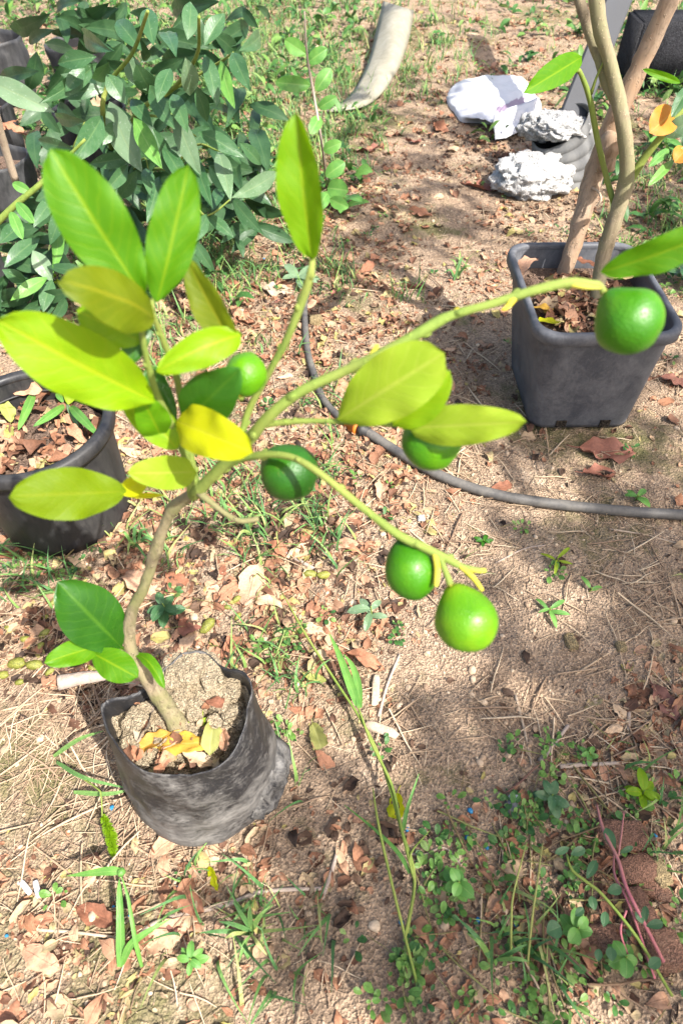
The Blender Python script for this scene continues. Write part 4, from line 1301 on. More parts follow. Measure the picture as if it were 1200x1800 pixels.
# leaves lying in the containers
INPOT = [(268, 1310, .20, 75, 155, AMB[0], 'orange brown curled leaf in the grow bag, left of the trunk'), (325, 1315, .203, 100, 2, AMB[1], 'amber leaf lying flat in the front of the grow bag'), (372, 1300, .21, 62, 85, FADE[2], 'olive leaf standing at the right of the trunk in the grow bag'), (258, 1275, .212, 72, 100, PALE[1], 'rolled pale leaf at the left side of the grow bag'), (290, 1345, .19, 40, 60, DRY[0], 'grey brown leaf at the front wall of the grow bag'), (385, 1240, .225, 50, 10, DRY[12], 'tan leaf on the clay at the right of the grow bag'),
         (350, 1340, .20, 60, 20, DRY[7], 'brown leaf lying at the front right wall of the grow bag'), (395, 1305, .205, 55, 70, DRY[11], 'curled brown leaf at the right wall of the grow bag'), (300, 1330, .20, 55, 120, DRY[9], 'dark brown leaf under the amber leaf in the grow bag'), (245, 1330, .20, 45, 40, DRY[4], 'small brown leaf at the front left wall of the grow bag'),
         (988, 545, 0.253, 60, 70, DRY[13], 'pale tan lobed leaf in the middle of the square pot'), (925, 475, 0.278, 70, 120, DRY[1], 'long curled tan leaf against the left wall of the square pot'), (968, 572, 0.263, 55, -5, YEL[0], 'yellow green leaf at the front wall of the square pot'), (1095, 490, 0.268, 70, 30, DRY[4], 'brown leaf behind the trunk in the square pot'), (1035, 470, 0.268, 50, 20, DRY[6], 'reddish leaf at the back of the square pot'), (955, 555, 0.253, 55, 35, AMB[2], 'amber leaf at the left of the square pot'), (1010, 575, 0.253, 50, 100, DRY[8], 'crumpled leaf by the front wall of the square pot'), (1010, 520, 0.253, 50, 160, DRY[2], 'small leaf near the trunk foot in the square pot'),
         (45, 690, .21, 70, 10, DRY[9], 'large curled brown leaf in the wide round pot'), (18, 730, .20, 60, 60, FADE[3], 'faded yellow leaf at the left of the wide round pot'), (20, 768, .195, 40, 80, FADE[0], 'small tan leaf in the wide round pot'), (105, 805, .195, 60, 170, DRY[3], 'rust leaf at the front of the wide round pot'), (135, 770, .195, 60, 40, DRY[5], 'brown leaf at the right of the wide round pot'), (60, 715, .20, 40, 100, PALE[0], 'bleached leaf in the wide round pot'),
         (30, 235, .19, 50, 30, DRY[7], 'brown leaf in the left edge bag'), (12, 228, .19, 45, 130, DRY[10], 'tan leaf in the left edge bag'), (165, 185, .19, 50, 20, DRY[11], 'brown leaf in the bag under the shrub'), (150, 178, .2, 40, 140, DRY[0], 'rusty leaf in the bag under the shrub')]
for (x, y, z, L, ang, me, lab) in INPOT:
    p = G(x, y, z)
    d = p.y * CP + (CAMZ - p.z) * SP
    place_leaf(me, p + Vector((0, 0, .008)), L * d / FOC, R(-ang), (random.uniform(-.35, .35), random.uniform(-.3, .3)), label=lab)


# keep-out footprints of the containers
def inside_any(x, y):
    if (x - bc[0]) ** 2 + (y - bc[1]) ** 2 < .098 ** 2: return True
    if (x + .598) ** 2 + (y - .935) ** 2 < .135 ** 2: return True
    if abs(x - rx_ - .028) < .115 and abs(y - ry_) < .13: return True
    for (a, b, r) in KEEP:
        if (x - a) ** 2 + (y - b) ** 2 < r * r: return True
    return False


KEEP = []
for (px, py, r) in ((22, 385, .11), (0, 285, .105), (-20, 555, .09), (20, 175, .12), (185, 300, .12), (155, 165, .12)):
    g = G(px, py, 0); KEEP.append((g.x, g.y, r))
g = G(868, 195, 0); KEEP.append((g.x, g.y, .21))
g = G(930, 330, 0); KEEP.append((g.x, g.y, .12))
KEEP += [(gp.x, gp.y, .055), (cx, cy, .12)]


def blobs(px, py, B, base):
    d = np.full(px.shape, base, dtype=float)
    for (bx, by, r, s) in B:
        d = d + s * np.exp(-((px - bx) ** 2 + (py - by) ** 2) / (2 * r * r))
    return np.clip(d, 0, 1)


def sample(nw, B, base, ylim=(0.0, 5.2), near=1.0, drift=0.0):
    """nw positions on the ground in (and a little around) the view, denser where blobs say"""
    out = []
    while len(out) < nw:
        y = rng.uniform(ylim[0], ylim[1], 4000)
        x = rng.uniform(-2.6, 2.6, 4000)
        px, py, d = proj(x, y, np.zeros_like(x))
        ok = (np.abs(x) < .62 * d + .25)
        ok &= rng.random(4000) < np.clip((1.15 / d) ** (1.2 * near), 0, 1)
        ok &= rng.random(4000) < blobs(px, py, B, base)
        for a, b in zip(x[ok], y[ok]):
            if drift and rng.random() > .25 + 1.5 * max(0, noise.noise(Vector((a * 6, b * 6, drift))) + .18): continue
            if not inside_any(a, b): out.append((a, b))
    return out[:nw]


B_LEAF = [(430, 780, 170, .45), (560, 560, 130, .4), (300, 1000, 130, .4), (1130, 1500, 90, .3), (480, 520, 110, .9), (600, 640, 110, .8), (590, 420, 80, .6), (350, 720, 120, .7), (480, 870, 120, .9), (560, 980, 100, .8), (330, 1020, 100, .8), (640, 330, 70, .5), (1150, 1260, 60, .6), (120, 1620, 110, .45), (1080, 1560, 90, .6), (640, 1160, 70, .5), (330, 1600, 70, .7), (850, 500, 60, .4), (160, 1100, 90, .5), (950, 320, 60, .4), (900, 160, 140, .5), (480, 200, 80, .5), (1150, 420, 100, .4), (100, 1700, 200, .3)]
NONE_PATH = [(740, 400, 90, -.3), (930, 1040, 150, -.4), (760, 1280, 100, -.3)]
DL = [bpy.data.objects.new('dry_leaf', DRY[0])]
allm = DRY * 3 + DARK
for i, (x, y) in enumerate(sample(290, B_LEAF + [(1100, 1480, 130, .4), (1000, 1600, 120, .25), (380, 900, 120, .3)] + NONE_PATH, .06)):
    dark_ok = x > .1
    me = random.choice(allm if dark_ok or random.random() < .3 else DRY)
    o = DL[0] if i == 0 else DL[0].copy()
    o.data = me
    COL.objects.link(o)
    o.location = (x, y, gh(x, y) + .002)
    s = random.uniform(.032, .080)
    o.scale = (s, s, s * random.uniform(.6, 1.1))
    o.rotation_euler = (random.gauss(0, .22), random.gauss(0, .22), random.uniform(0, 6.28))
    setp(o, 'small brown dry leaf lying in the scattered leaf litter on the soil', 'dry leaf', 'dry brown leaves scattered over the soil')


# ------------------------------------------------------------------ stuff: litter, straw, clods, grass, ground cover
def scatter(name, templates, pos, sizes, rz, tilts, mat, label, rnds=None, lift=.001, sq=None, hf=None):
    VV, FF, UU, RN, off = [], [], [], [], 0
    for i, (x, y) in enumerate(pos):
        V, F, U = templates[i % len(templates)]
        s = sizes[i]
        ca, sa = math.cos(rz[i]), math.sin(rz[i])
        A = V * s
        if sq is not None: A = A * np.array((1, sq[i], 1))
        tx, ty = tilts[i]
        X = A[:, 0]; Y = A[:, 1]; Z = A[:, 2] + X * tx + Y * ty
        W_ = np.stack([x + X * ca - Y * sa, y + X * sa + Y * ca, (hf or gh)(x, y) + lift + Z], 1)
        VV.append(W_); FF += [tuple(k + off for k in f) for f in F]; UU.append(U)
        RN.append(np.full(len(V), rng.random() if rnds is None else rnds[i]))
        off += len(V)
    o = mesh(name, np.vstack(VV), FF, mat, None, np.vstack(UU), rnd=np.concatenate(RN))
    return setp(o, label, kind='stuff')


def tnp(t): return np.array([tuple(v) for v in t[0]]), t[1], np.array(t[2])


chips = []
for i in range(9):
    q = random.Random(i)
    t = leaf((-.5, 0, 0), (.5, 0, 0), q.uniform(.3, .8), fold=q.uniform(0, 35), curl=q.uniform(-.2, .34), wave=.2, broad=q.uniform(.35, .65), hint=(0, 0, 1), ns=5, nu=4, seed=i * 9.1, twist=q.uniform(-60, 60))
    V, F, U = tnp(t)
    for j in range(len(V)): V[j, 1] *= 1 + .5 * noise.noise(Vector((V[j, 0] * 6, i, V[j, 1] * 6)))
    V[:, 2] -= np.percentile(V[:, 2], 20)
    chips.append((V, F, U))
nC = 33000
ps = sample(nC, B_LEAF + [(150, 1420, 120, -.25), (150, 1480, 170, -.22), (650, 850, 90, .3), (740, 420, 90, -.2)] + [(1080, 1450, 120, .3), (960, 1580, 140, .3), (420, 950, 150, .4), (640, 420, 70, .3)] + NONE_PATH, .14, drift=2.0)
scatter('leaf_litter', chips, ps, np.clip(rng.lognormal(math.log(.0118), .62, nC), .003, .042), rng.uniform(0, 6.28, nC), rng.normal(0, .22, (nC, 2)), M['litter'], 'crumbled brown leaf fragments spread over the soil', lift=.0005)

def in_disc(n, cx0, cy0, r, front=0.0):
    out = []
    while len(out) < n:
        a, b = rng.uniform(-r, r), rng.uniform(-r, r)
        if a * a + b * b < r * r and (b < front * r or rng.random() < .35): out.append((cx0 + a, cy0 + b))
    return out


for (cx0, cy0, r, z, n0, fr, lab) in ((rc[0], rc[1], .085, .0, 40, -.45, 'crumbled dark leaf bits on the clay of the grow bag'), (rx_ + .012, ry_, .122, .252, 420, 1, 'broken dry leaf bits on the soil of the square pot'), (-.598, .935, .125, .194, 170, 1, 'broken dry leaf bits on the soil of the wide round pot')):
    q = in_disc(n0, cx0, cy0, r, fr)
    scatter('pot_litter', chips, q, np.clip(rng.lognormal(math.log(.021 if n0 > 100 else .016), .45, n0), .006, .05), rng.uniform(0, 6.28, n0), rng.normal(0, .35, (n0, 2)), M['litter'], lab, lift=.006,
            hf=(lambda x, y: .205 + .032 * max(-.9, min(1, (y - rc[1]) / .1)) + .014) if z == 0 else (lambda x, y, z=z: z))
straws = []
for i in range(8):
    q = random.Random(i + 30)
    pts = [Vector((-.5, 0, 0)), Vector((-.2, q.uniform(-.03, .03), q.uniform(0, .03))), Vector((.15, q.uniform(-.04, .04), q.uniform(0, .03))), Vector((.5, q.uniform(-.09, .09), 0))]
    straws.append(tnp(tube(pts, [.014, .018, .016, .007], 4, 5, cap=False)))
B_STR = [(90, 1230, 110, 1.), (190, 1390, 120, .7), (760, 870, 120, .5), (1150, 1120, 90, .6), (1150, 1340, 70, .9), (950, 380, 60, .7), (1180, 1500, 60, .5), (150, 1550, 140, .4), (850, 660, 70, .6), (1150, 900, 90, .3), (400, 500, 120, .3), (980, 1280, 80, .3), (1000, 620, 60, .2), (680, 1250, 60, .4), (1170, 650, 50, .5)]
nS = 9000
ps = sample(nS, B_STR, .15, drift=7.0)
scatter('straw', straws, ps, np.clip(rng.lognormal(math.log(.036), .5, nS), .012, .12), rng.uniform(0, 6.28, nS), rng.normal(0, .06, (nS, 2)), M['straw'], 'thin dry straw and grass stalks strewn over the soil', lift=.004)

nD = 4600
M['mulch'] = rnd_leaf_mat('mulch', [(0.0, (0.02, 0.013, 0.01)), (0.5, (0.06, 0.035, 0.022)), (1.0, (0.13, 0.075, 0.045))], trans=.03)
ps = sample(nD, [(430, 850, 170, .35), (530, 930, 60, .8), (450, 560, 120, .25), (200, 1080, 110, .4), (110, 1120, 70, 1.), (460, 1100, 40, .4), (420, 960, 60, .4), (600, 1000, 40, .4), (500, 470, 60, .3), (560, 620, 60, .25), (330, 1330, 20, .3), (950, 350, 60, .3), (860, 230, 60, .5), (1100, 1560, 80, .5), (640, 1500, 70, .3)], .015, drift=5.0)
scatter('dark_mulch', chips, ps, np.clip(rng.lognormal(math.log(.013), .5, nD), .004, .035), rng.uniform(0, 6.28, nD), rng.normal(0, .2, (nD, 2)), M['mulch'], 'dark rotted leaf mould between the dry leaves', lift=.001)
clods = []
for i in range(5):
    V, F = lump((0, 0, 0), 1, .8, .6, .3, i * 3.3, 2, 1.6)
    clods.append((np.array(V), F, np.full((len(V), 2), .2)))
nK = 13000
ps = sample(nK, [(900, 1060, 200, .5), (740, 420, 120, .5), (200, 1550, 150, .4), (760, 1300, 150, .5)], .4)
scatter('soil_crumbs', clods, ps, np.clip(rng.lognormal(math.log(.0021), .55, nK), .001, .010), rng.uniform(0, 6.28, nK), np.zeros((nK, 2)), M['clod'], 'small loose crumbs of dry soil', lift=0)

blades = []
for i in range(7):
    q = random.Random(i + 60)
    V, UV, F = [], [], []
    lean = q.uniform(.5, 1.25)
    for j in range(7):
        t = j / 6
        w = .034 * (1 - t ** 1.7) + .003
        x = lean * t * t * .9; z = t * (1 - .35 * lean * t)
        for s in (-1, 1):
            V.append((x, s * w + .05 * math.sin(t * 3 + i), z)); UV.append((.5 + .5 * s, t))
    for j in range(6): F.append((2 * j, 2 * j + 1, 2 * j + 3, 2 * j + 2))
    blades.append((np.array(V), F, np.array(UV)))
B_GR = [(430, 190, 90, .9), (480, 130, 70, .6), (250, 910, 45, .9), (440, 930, 60, .5), (230, 960, 40, .6), (50, 1000, 40, .9), (150, 620, 40, .9), (560, 860, 45, .3), (620, 250, 45, .9), (590, 200, 40, .6), (800, 480, 25, .8), (700, 520, 30, .6), (460, 1640, 70, .8), (300, 620, 50, .5), (1170, 330, 60, .6), (1150, 420, 40, .6), (720, 130, 60, .6), (610, 490, 40, .6), (480, 430, 70, .6), (350, 480, 40, .7), (860, 560, 20, .5), (620, 720, 40, .4), (500, 1150, 40, .5), (500, 1260, 40, .4), (540, 1300, 30, .3), (1100, 1380, 40, .6), (900, 1680, 90, .5), (1150, 1440, 40, .5), (300, 230, 120, .5), (600, 40, 120, .2), (200, 60, 200, .2), (1150, 40, 120, .3), (740, 400, 130, -.4), (800, 250, 60, -.3), (660, 380, 60, -.2), (380, 420, 80, .8), (250, 420, 140, .7), (350, 250, 100, .6), (540, 960, 60, .4), (300, 870, 60, .4), (420, 840, 50, .3)]
tp = sample(1700, B_GR, .012, near=.4)
gp_, gs, ga = [], [], []
for (x, y) in tp:
    for _ in range(random.randint(6, 16)):
        gp_.append((x + random.gauss(0, .022), y + random.gauss(0, .022)))
        gs.append(random.uniform(.022, .085)); ga.append(random.uniform(0, 6.28))
nB = len(gp_)
scatter('grass', blades, gp_, gs, ga, rng.normal(0, .35, (nB, 2)), M['grass'], 'short tufts of green grass between the litter', lift=-.001)

# ground cover weeds: small round leaves on low stems
cov = []
for i in range(4):
    t = leaf((0, 0, 0), (1, 0, .25), .62, fold=10, curl=.08, wave=.03, broad=.58, hint=(0, 0, 1), ns=6, nu=4, seed=i + .3, point=.2)
    cov.append(tnp(t))
B_CV = [(1010, 1395, 60, 1.), (930, 1520, 80, .9), (860, 1640, 80, .8), (1040, 1640, 80, .8), (790, 1540, 45, .8), (1090, 1400, 50, .5), (1000, 1480, 60, .6), (940, 1690, 100, .8), (700, 1690, 60, .4), (490, 1130, 25, .6), (500, 1280, 25, .6), (820, 950, 14, .5), (870, 940, 14, .4), (330, 1090, 25, .4), (1180, 470, 60, .5), (1010, 440, 40, .3), (590, 330, 40, .6), (560, 700, 30, .3), (640, 860, 25, .3), (820, 870, 20, .3), (60, 990, 40, .5), (420, 300, 80, .5), (480, 240, 60, .5)]
tp = sample(470, B_CV, .010, drift=4.0)
cp_, cs_, ca_, cr_, ch_ = [], [], [], [], []
for (x, y) in tp:
    a0 = random.uniform(0, 6.28); r0 = random.random()
    for k in range(random.randint(5, 11)):
        rr0 = random.uniform(0, .016)
        a = a0 + k * 2.4
        cp_.append((x + rr0 * math.cos(a), y + rr0 * math.sin(a)))
        cs_.append(random.choice((.6, .8, 1, 1.2)) * random.uniform(.007, .015)); ca_.append(a + random.gauss(0, .3)); cr_.append(min(.99, max(0, r0 * .7 + random.uniform(0, .3))))
nV = len(cp_)
cov_o = scatter('ground_cover', cov, cp_, cs_, ca_, rng.normal(.1, .3, (nV, 2)), M['cover'], 'low creeping weeds with small oval green leaves', rnds=cr_, lift=.008)

nR = 420
M['runner'] = rnd_leaf_mat('runner', [(0.0, (0.12, 0.05, 0.045)), (0.5, (0.16, 0.13, 0.05)), (1.0, (0.20, 0.22, 0.07))], trans=.02)
ps = sample(nR, B_CV, .0)
scatter('weed_runners', straws, ps, np.clip(rng.lognormal(math.log(.055), .4, nR), .02, .13), rng.uniform(0, 6.28, nR), rng.normal(0, .12, (nR, 2)), M['runner'], 'thin reddish runners of the creeping weeds', lift=.010)
und = []
for i in range(5):
    und.append(tnp(leaf((0, 0, 0), (1, 0, .2), .42, fold=12, curl=.14, wave=.04, broad=.45, hint=(0, 0, 1), ns=7, nu=4, seed=i + 20.3, full=.85)))
B_UN = [(60, 120, 120, .9), (250, 150, 160, .9), (400, 120, 90, .6), (330, 330, 90, .5), (440, 330, 50, .4), (120, 450, 70, .6), (200, 20, 250, .9), (1180, 300, 60, .8), (1160, 430, 50, .7), (1190, 60, 120, .8), (1040, 30, 120, .5), (600, 30, 70, .3), (590, 240, 40, .4)]
tp = sample(520, B_UN, .0, near=.15)
up_, us_, ua_, ur_, uh_ = [], [], [], [], []
for (x, y) in tp:
    r0 = random.random() * .6
    for k in range(random.randint(5, 10)):
        a = k * 2.4 + random.uniform(-.5, .5)
        up_.append((x + random.gauss(0, .035), y + random.gauss(0, .035))); us_.append(random.uniform(.025, .07)); ua_.append(a); ur_.append(r0 + random.uniform(0, .35))
hts = {}
scatter('undergrowth', und, up_, us_, ua_, rng.normal(.15, .4, (len(up_), 2)), M['cover'], 'dense low green undergrowth round the bags and at the back', rnds=ur_, hf=lambda x, y: gh(x, y) + .05 * (.5 + .5 * math.sin(x * 91 + y * 57)))

# ------------------------------------------------------------------ single plants, sticks, stones and scraps on the ground
def single(name, t, mat, loc, label, cat, group=None):
    o = mesh(name, t[0], t[1], mat, None, t[2] if len(t) > 2 else None, loc=loc)
    return setp(o, label, cat, group)


def ground_tube(pts, r0, r1, n=8, lift=.004, wob=.12, seed=0):
    L = [GG(x, y, lift + (z if len(q) > 2 else 0)) for q in pts for (x, y, *zz) in [q] for z in [zz[0] if zz else 0]]
    m = len(L) - 1
    return tube(L, [r0 + (r1 - r0) * i / m for i in range(m + 1)], n, m * 6, wob=wob, seed=seed), L[0]


STK = [([(104, 1200), (140, 1193), (192, 1186)], .0145, .010, 'stick', 'thick short pale stick beside the grow bag, under the low leaves'),
       ([(982, 1347), (1030, 1344), (1098, 1341)], .0045, .0032, 'stick', 'short straight grey stick above the green ground cover'),
       ([(948, 1338), (975, 1305), (998, 1275)], .0045, .003, 'stick', 'slanting grey stick left of the crossed straws'),
       ([(1104, 1250), (1103, 1285)], .004, .0035, 'stick', 'stubby upright grey twig among the orange leaves'),
       ([(232, 1660), (270, 1625), (330, 1605), (400, 1590), (450, 1570), (500, 1564), (565, 1562)], .0045, .0028, 'stick', 'long curved fallen branch along the bottom left'),
       ([(565, 1580), (580, 1540), (592, 1500)], .004, .003, 'stick', 'short leaning twig at the end of the fallen branch'),
       ([(58, 1634), (110, 1637), (160, 1642), (205, 1648)], .0026, .0018, 'palewood', 'straight pale twig in the lower left corner'),
       ([(905, 1222), (920, 1280), (934, 1345)], .0028, .002, 'palewood', 'upright pale stalk on bare soil right of the lowest fruit'),
       ([(665, 1260), (680, 1205), (702, 1150)], .0032, .0025, 'stick', 'pair twig standing against the litter below the fruits, left one'),
       ([(502, 972), (525, 985), (552, 1000)], .005, .004, 'stick', 'dark twig in the litter left of the hanging fruits'),
       ([(870, 990), (920, 965), (958, 958)], .002, .0012, 'stick', 'thin twig running right from the fruit tip'),
       ([(715, 1500), (745, 1502), (780, 1490), (810, 1520)], .002, .0014, 'stick', 'crooked thin root crossing the soil near the long grass stem'),
       ([(1070, 930), (1130, 940), (1200, 958)], .0024, .0016, 'palewood', 'pale straight stalk under the hose at the right edge'),
       ([(1010, 1185), (1050, 1160), (1120, 1115)], .0022, .0016, 'straw', 'long straw pointing to upper right at the right side'),
       ([(1020, 1310), (1090, 1255), (1200, 1190)], .0022, .0014, 'straw', 'longest straw crossing the right side litter'),
       ([(700, 1455), (755, 1462), (880, 1470)], .0018, .001, 'straw', 'flat straw lying right of the yellow leaf'),
       ([(0, 1250), (80, 1232), (160, 1222)], .002, .0014, 'straw', 'long pale straw left of the grow bag'),
       ([(10, 1310), (60, 1235), (110, 1185)], .002, .0014, 'straw', 'slanting pale straw at the left edge'),
       ([(1165, 1060), (1190, 1085), (1215, 1125)], .003, .002, 'straw', 'thick straw at the right edge above the litter')]
for i, (L, r0, r1, mt, lab) in enumerate(STK):
    t, l0 = ground_tube(L, r0, r1, lift=r0 * .7, seed=i * 3)
    single('straw_stalk' if mt == 'straw' else 'stick', t, M[mt], l0, lab, 'straw' if mt == 'straw' else 'stick')
# wood chips
for i, (x, y, L, w, ang, lab) in enumerate([(660, 1213, 62, 14, 85, 'upright pale wood chip right of the grass blade'), (670, 1282, 60, 18, -20, 'pale wood chip lying below the upright chip'), (540, 1585, 20, 10, 10, 'small wood chip at the bottom'), (700, 980, 30, 10, 0, 'chip')][:2]):
    p = GG(x, y, .005)
    d = p.y * CP + (CAMZ - p.z) * SP
    V, F = lump((0, 0, 0), L / 2 * d / FOC, w / 2 * d / FOC, .004, .2, i + 3, 3, 1.5, angular=.5)
    o = mesh('wood_chip', V, F, M['palewood']); o.location = p; o.rotation_euler = (0, 0, R(ang)); setp(o, lab, 'wood chip')
for i, (x, y, L, ang, lab) in enumerate([(46, 1560, 30, -40, 'white plastic sliver on the left of two in the lower left'), (66, 1563, 32, -60, 'white plastic sliver on the right of two in the lower left')]):
    p = GG(x, y, .005)
    d = p.y * CP + (CAMZ - p.z) * SP
    V, F = lump((0, 0, 0), L / 2 * d / FOC, 4.5 * d / FOC, .003, .06, i + 8, 3, 1.5, angular=.8)
    o = mesh('plastic_sliver', V, F, M['whiteplastic']); o.location = p; o.rotation_euler = (0, 0, R(ang)); setp(o, lab, 'plastic scrap')
# blue crumbs
b0 = None
for (x, y) in [(314, 1560), (200, 1594), (230, 1608), (12, 1645), (826, 1425), (716, 1458), (820, 1472), (855, 1490), (840, 1618), (906, 1626), (1150, 1470), (1040, 1690), (464, 455), (312, 1622), (197, 1420), (705, 1622)]:
    if b0 is None:
        V, F = lump((0, 0, 0), .0045, .0038, .0035, .35, 2.2, 3, 1.8)
        b0 = mesh('blue_crumb', V, F, M['bluebit']); o = b0
    else:
        o = b0.copy(); COL.objects.link(o)
    o.location = GG(x, y, .003); o.rotation_euler = (0, 0, x * 1.3); s = random.uniform(.5, 1.0); o.scale = (s, s, s)
    setp(o, 'tiny bright blue plastic crumb on the soil', 'plastic crumb', 'blue plastic crumbs scattered over the soil')
# dropping / scrap
sc_ = empty('torn_label', GG(900, 1415), 'small white and dark scrap on bare soil above the ground cover', 'scrap')
V, F = lump(GG(898, 1418, .005), .011, .014, .006, .2, 4.4, 3, 1.6); mesh('dark_part', V, F, M['greypot'], sc_)
V, F = lump(GG(902, 1403, .007), .009, .007, .006, .15, 5.4, 3, 1.6); mesh('white_part', V, F, M['whiteplastic'], sc_)
# stones, bricks at the lower right
for (x, y, w, h, ang, mt, lab) in [(1090, 1470, 90, 45, 0, 'brickstone', 'reddish brown brick piece at the top of the lower right stones'), (1115, 1530, 78, 42, 10, 'brickstone', 'rounded reddish stone left of the tan stone'), (1155, 1535, 34, 44, 20, 'tanstone', 'small square tan stone at the lower right'), (1152, 1568, 60, 26, -30, 'brickstone', 'flat brown stone below the tan stone'), (1125, 1615, 50, 90, 15, 'brickstone', 'long reddish brick piece beside the purple stems'), (1160, 1670, 70, 60, 0, 'brickstone', 'large orange brown stone in the lower right corner'), (1055, 1650, 60, 40, 5, 'brickstone', 'brown stone behind the purple stems at the bottom'),
                                    (987, 1328, 26, 16, 0, 'tanstone', 'oval tan pebble between the two grey sticks'), (1002, 1130, 20, 30, 10, 'tanstone', 'flat pinkish pebble on bare soil at the right'), (1090, 1138, 18, 18, 0, 'tanstone', 'round pale pebble on bare soil at the right'), (555, 565, 24, 20, 0, 'tanstone', 'pale pebble beside the hose in the litter'), (740, 912, 14, 12, 0, 'concrete', 'tiny pale pebble below the hose'), (1008, 1500, 22, 20, 0, 'brickstone', 'small brown pebble in the ground cover')]:
    p = GG(x, y)
    d = p.y * CP + CAMZ * SP
    V, F = lump((0, 0, 0), w / 2 * d / FOC, h / 2 * d / FOC * 1.15, min(w, h) * .36 * d / FOC, .16, x * .1, 4, 1.5, angular=.45)
    o = mesh('stone', V, F, M[mt]); o.location = (p.x, p.y, p.z + min(w, h) * .12 * d / FOC); o.rotation_euler = (0, 0, R(ang)); setp(o, lab, 'stone')
# fallen green fruitlets
f0 = None
for i, (x, y, L, ang, k) in enumerate([(78, 1115, 22, 40, 0), (70, 1140, 22, 60, 0), (48, 1125, 22, 0, 0), (30, 1168, 36, 0, 0), (62, 1170, 30, 5, 0), (88, 1182, 18, 40, 0), (5, 1188, 26, 0, 0), (35, 1200, 18, 10, 0), (150, 1160, 22, 0, 0), (165, 1175, 20, 0, 0), (110, 1170, 20, 20, 0), (80, 1085, 14, 0, 0), (365, 1102, 32, 60, 0), (415, 1055, 18, 40, 0), (418, 1085, 16, 60, 0), (545, 1010, 26, 0, 0), (570, 1012, 26, 20, 0), (480, 1080, 16, 0, 0), (95, 1060, 20, 70, 0), (138, 1120, 14, 0, 0), (400, 1068, 14, 0, 0), (18, 1105, 18, 0, 0)]):
    p = GG(x, y)
    d = p.y * CP + CAMZ * SP
    if f0 is None:
        V, F = lump((0, 0, 0), .5, .29, .26, .22, 7.7, 3, 1.4)
        f0 = mesh('fallen_fruitlet', V, F, M['pod']); o = f0
    else:
        o = f0.copy(); COL.objects.link(o)
    s = L * d / FOC
    o.scale = (s, s, s); o.location = (p.x, p.y, p.z + s * .12); o.rotation_euler = (random.uniform(-.4, .4), random.uniform(-.3, .3), R(ang))
    setp(o, 'small yellow green fallen fruitlet in the litter left of the thin trunk' if x < 200 else 'small yellow green fallen fruitlet in the litter right of the thin trunk', 'fruitlet', 'fallen fruitlets left of the trunk' if x < 200 else 'fallen fruitlets right of the trunk')


# long grass stems, foxtail, blades
def blade(pts, w, mat_rnd=.5):
    """flat grass blade along 3-D points"""
    q = spline([tuple(p) for p in pts], 22)
    V, UV, F = [], [], []
    for i in range(22):
        t = i / 21
        a = Vector(q[min(i + 1, 21)]) - Vector(q[max(i - 1, 0)])
        s = a.cross(Vector((0, -.6, 1))).normalized()
        ww = w * (1 - t ** 2.2) * (.6 + .4 * min(1, t * 5)) + .0004
        for k, u in enumerate((-1, 0, 1)):
            V.append(Vector(q[i]) + s * (u * ww) + Vector((0, 0, (abs(u)) * ww * .5))); UV.append((k / 2, t))
    F = [(i * 3 + k, i * 3 + k + 1, i * 3 + k + 4, i * 3 + k + 3) for i in range(21) for k in range(2)]
    return V, F, UV


lg = empty('long_grass', GG(735, 1740), 'long pale green grass stem lying from the bottom up past the yellow leaf', 'grass plant')
for L, r in (([(735, 1740, .0), (710, 1640, .02), (690, 1560, .03), (665, 1450, .04), (655, 1385, .05)], .0022), ([(712, 1645, .02), (728, 1560, .02), (722, 1525, .025), (700, 1440, .03), (672, 1345, .03), (640, 1275, .03), (585, 1190, .03), (540, 1120, .025), (495, 1040, .02)], .0024), ([(715, 1640, .015), (728, 1540, .02), (706, 1460, .03), (688, 1380, .035), (650, 1300, .035), (625, 1230, .035)], .0026), ([(724, 1540, .02), (722, 1500, .03), (755, 1460, .04)], .0016)):
    pts = [G(x, y, z + .012) for x, y, z in L]
    V, F, U = tube(pts, [r] * (len(pts) - 1) + [r * .4], 6)
    mesh('stem', V, F, M['twiggreen'], lg, U)
for L, w in (([(628, 1240, .035), (612, 1195, .04), (595, 1150, .045), (578, 1112, .05)], .0075), ([(632, 1245, .035), (628, 1200, .035), (618, 1170, .04), (604, 1150, .045)], .0065), ([(708, 1460, .02), (716, 1420, .04), (736, 1360, .06)], .003), ([(720, 1535, .02), (700, 1500, .02), (660, 1460, .02), (605, 1415, .01)], .003)):
    V, F, U = blade([G(x, y, z + .012) for x, y, z in L], w)
    mesh('blade', V, F, M['weed'], lg, U)
fx = empty('foxtail_grass', GG(180, 1400), 'bent grass with a fuzzy green foxtail seed head left of the grow bag', 'grass plant')
V, F, U = tube([G(120, 1352, .02), G(170, 1385, .05), G(178, 1400, .05), G(180, 1435, .04)], [.0014, .0014, .0012, .0012], 6)
mesh('stem', V, F, M['twiggreen'], fx, U)
mb = MB()
aa, bb = G(181, 1432, .04), G(198, 1500, .03)
for k in range(420):
    t = random.random()
    c = aa.lerp(bb, t) + Vector((.004 * math.sin(t * 3), 0, 0))
    dr = Vector((random.gauss(0, 1), random.gauss(0, 1), random.gauss(0, 1))).normalized() + (bb - aa).normalized() * .7
    r = (.0075 * math.sin(math.pi * min(.97, .12 + t * .82)) ** .6)
    V, F, U = blade([c, c + dr * r * .6, c + dr * r * 1.3], .0006)
    V, F = V[::3] + V[2::3], []
    m = len(V) // 2
    F = [(i, i + 1, m + i + 1, m + i) for i in range(0, m - 1, 3)]
    mb.add(V, [(i, min(i + 7, m - 1), m + min(i + 7, m - 1), m + i) for i in range(0, m - 7, 7)])
mb.build('seed_head', M['green'], fx)
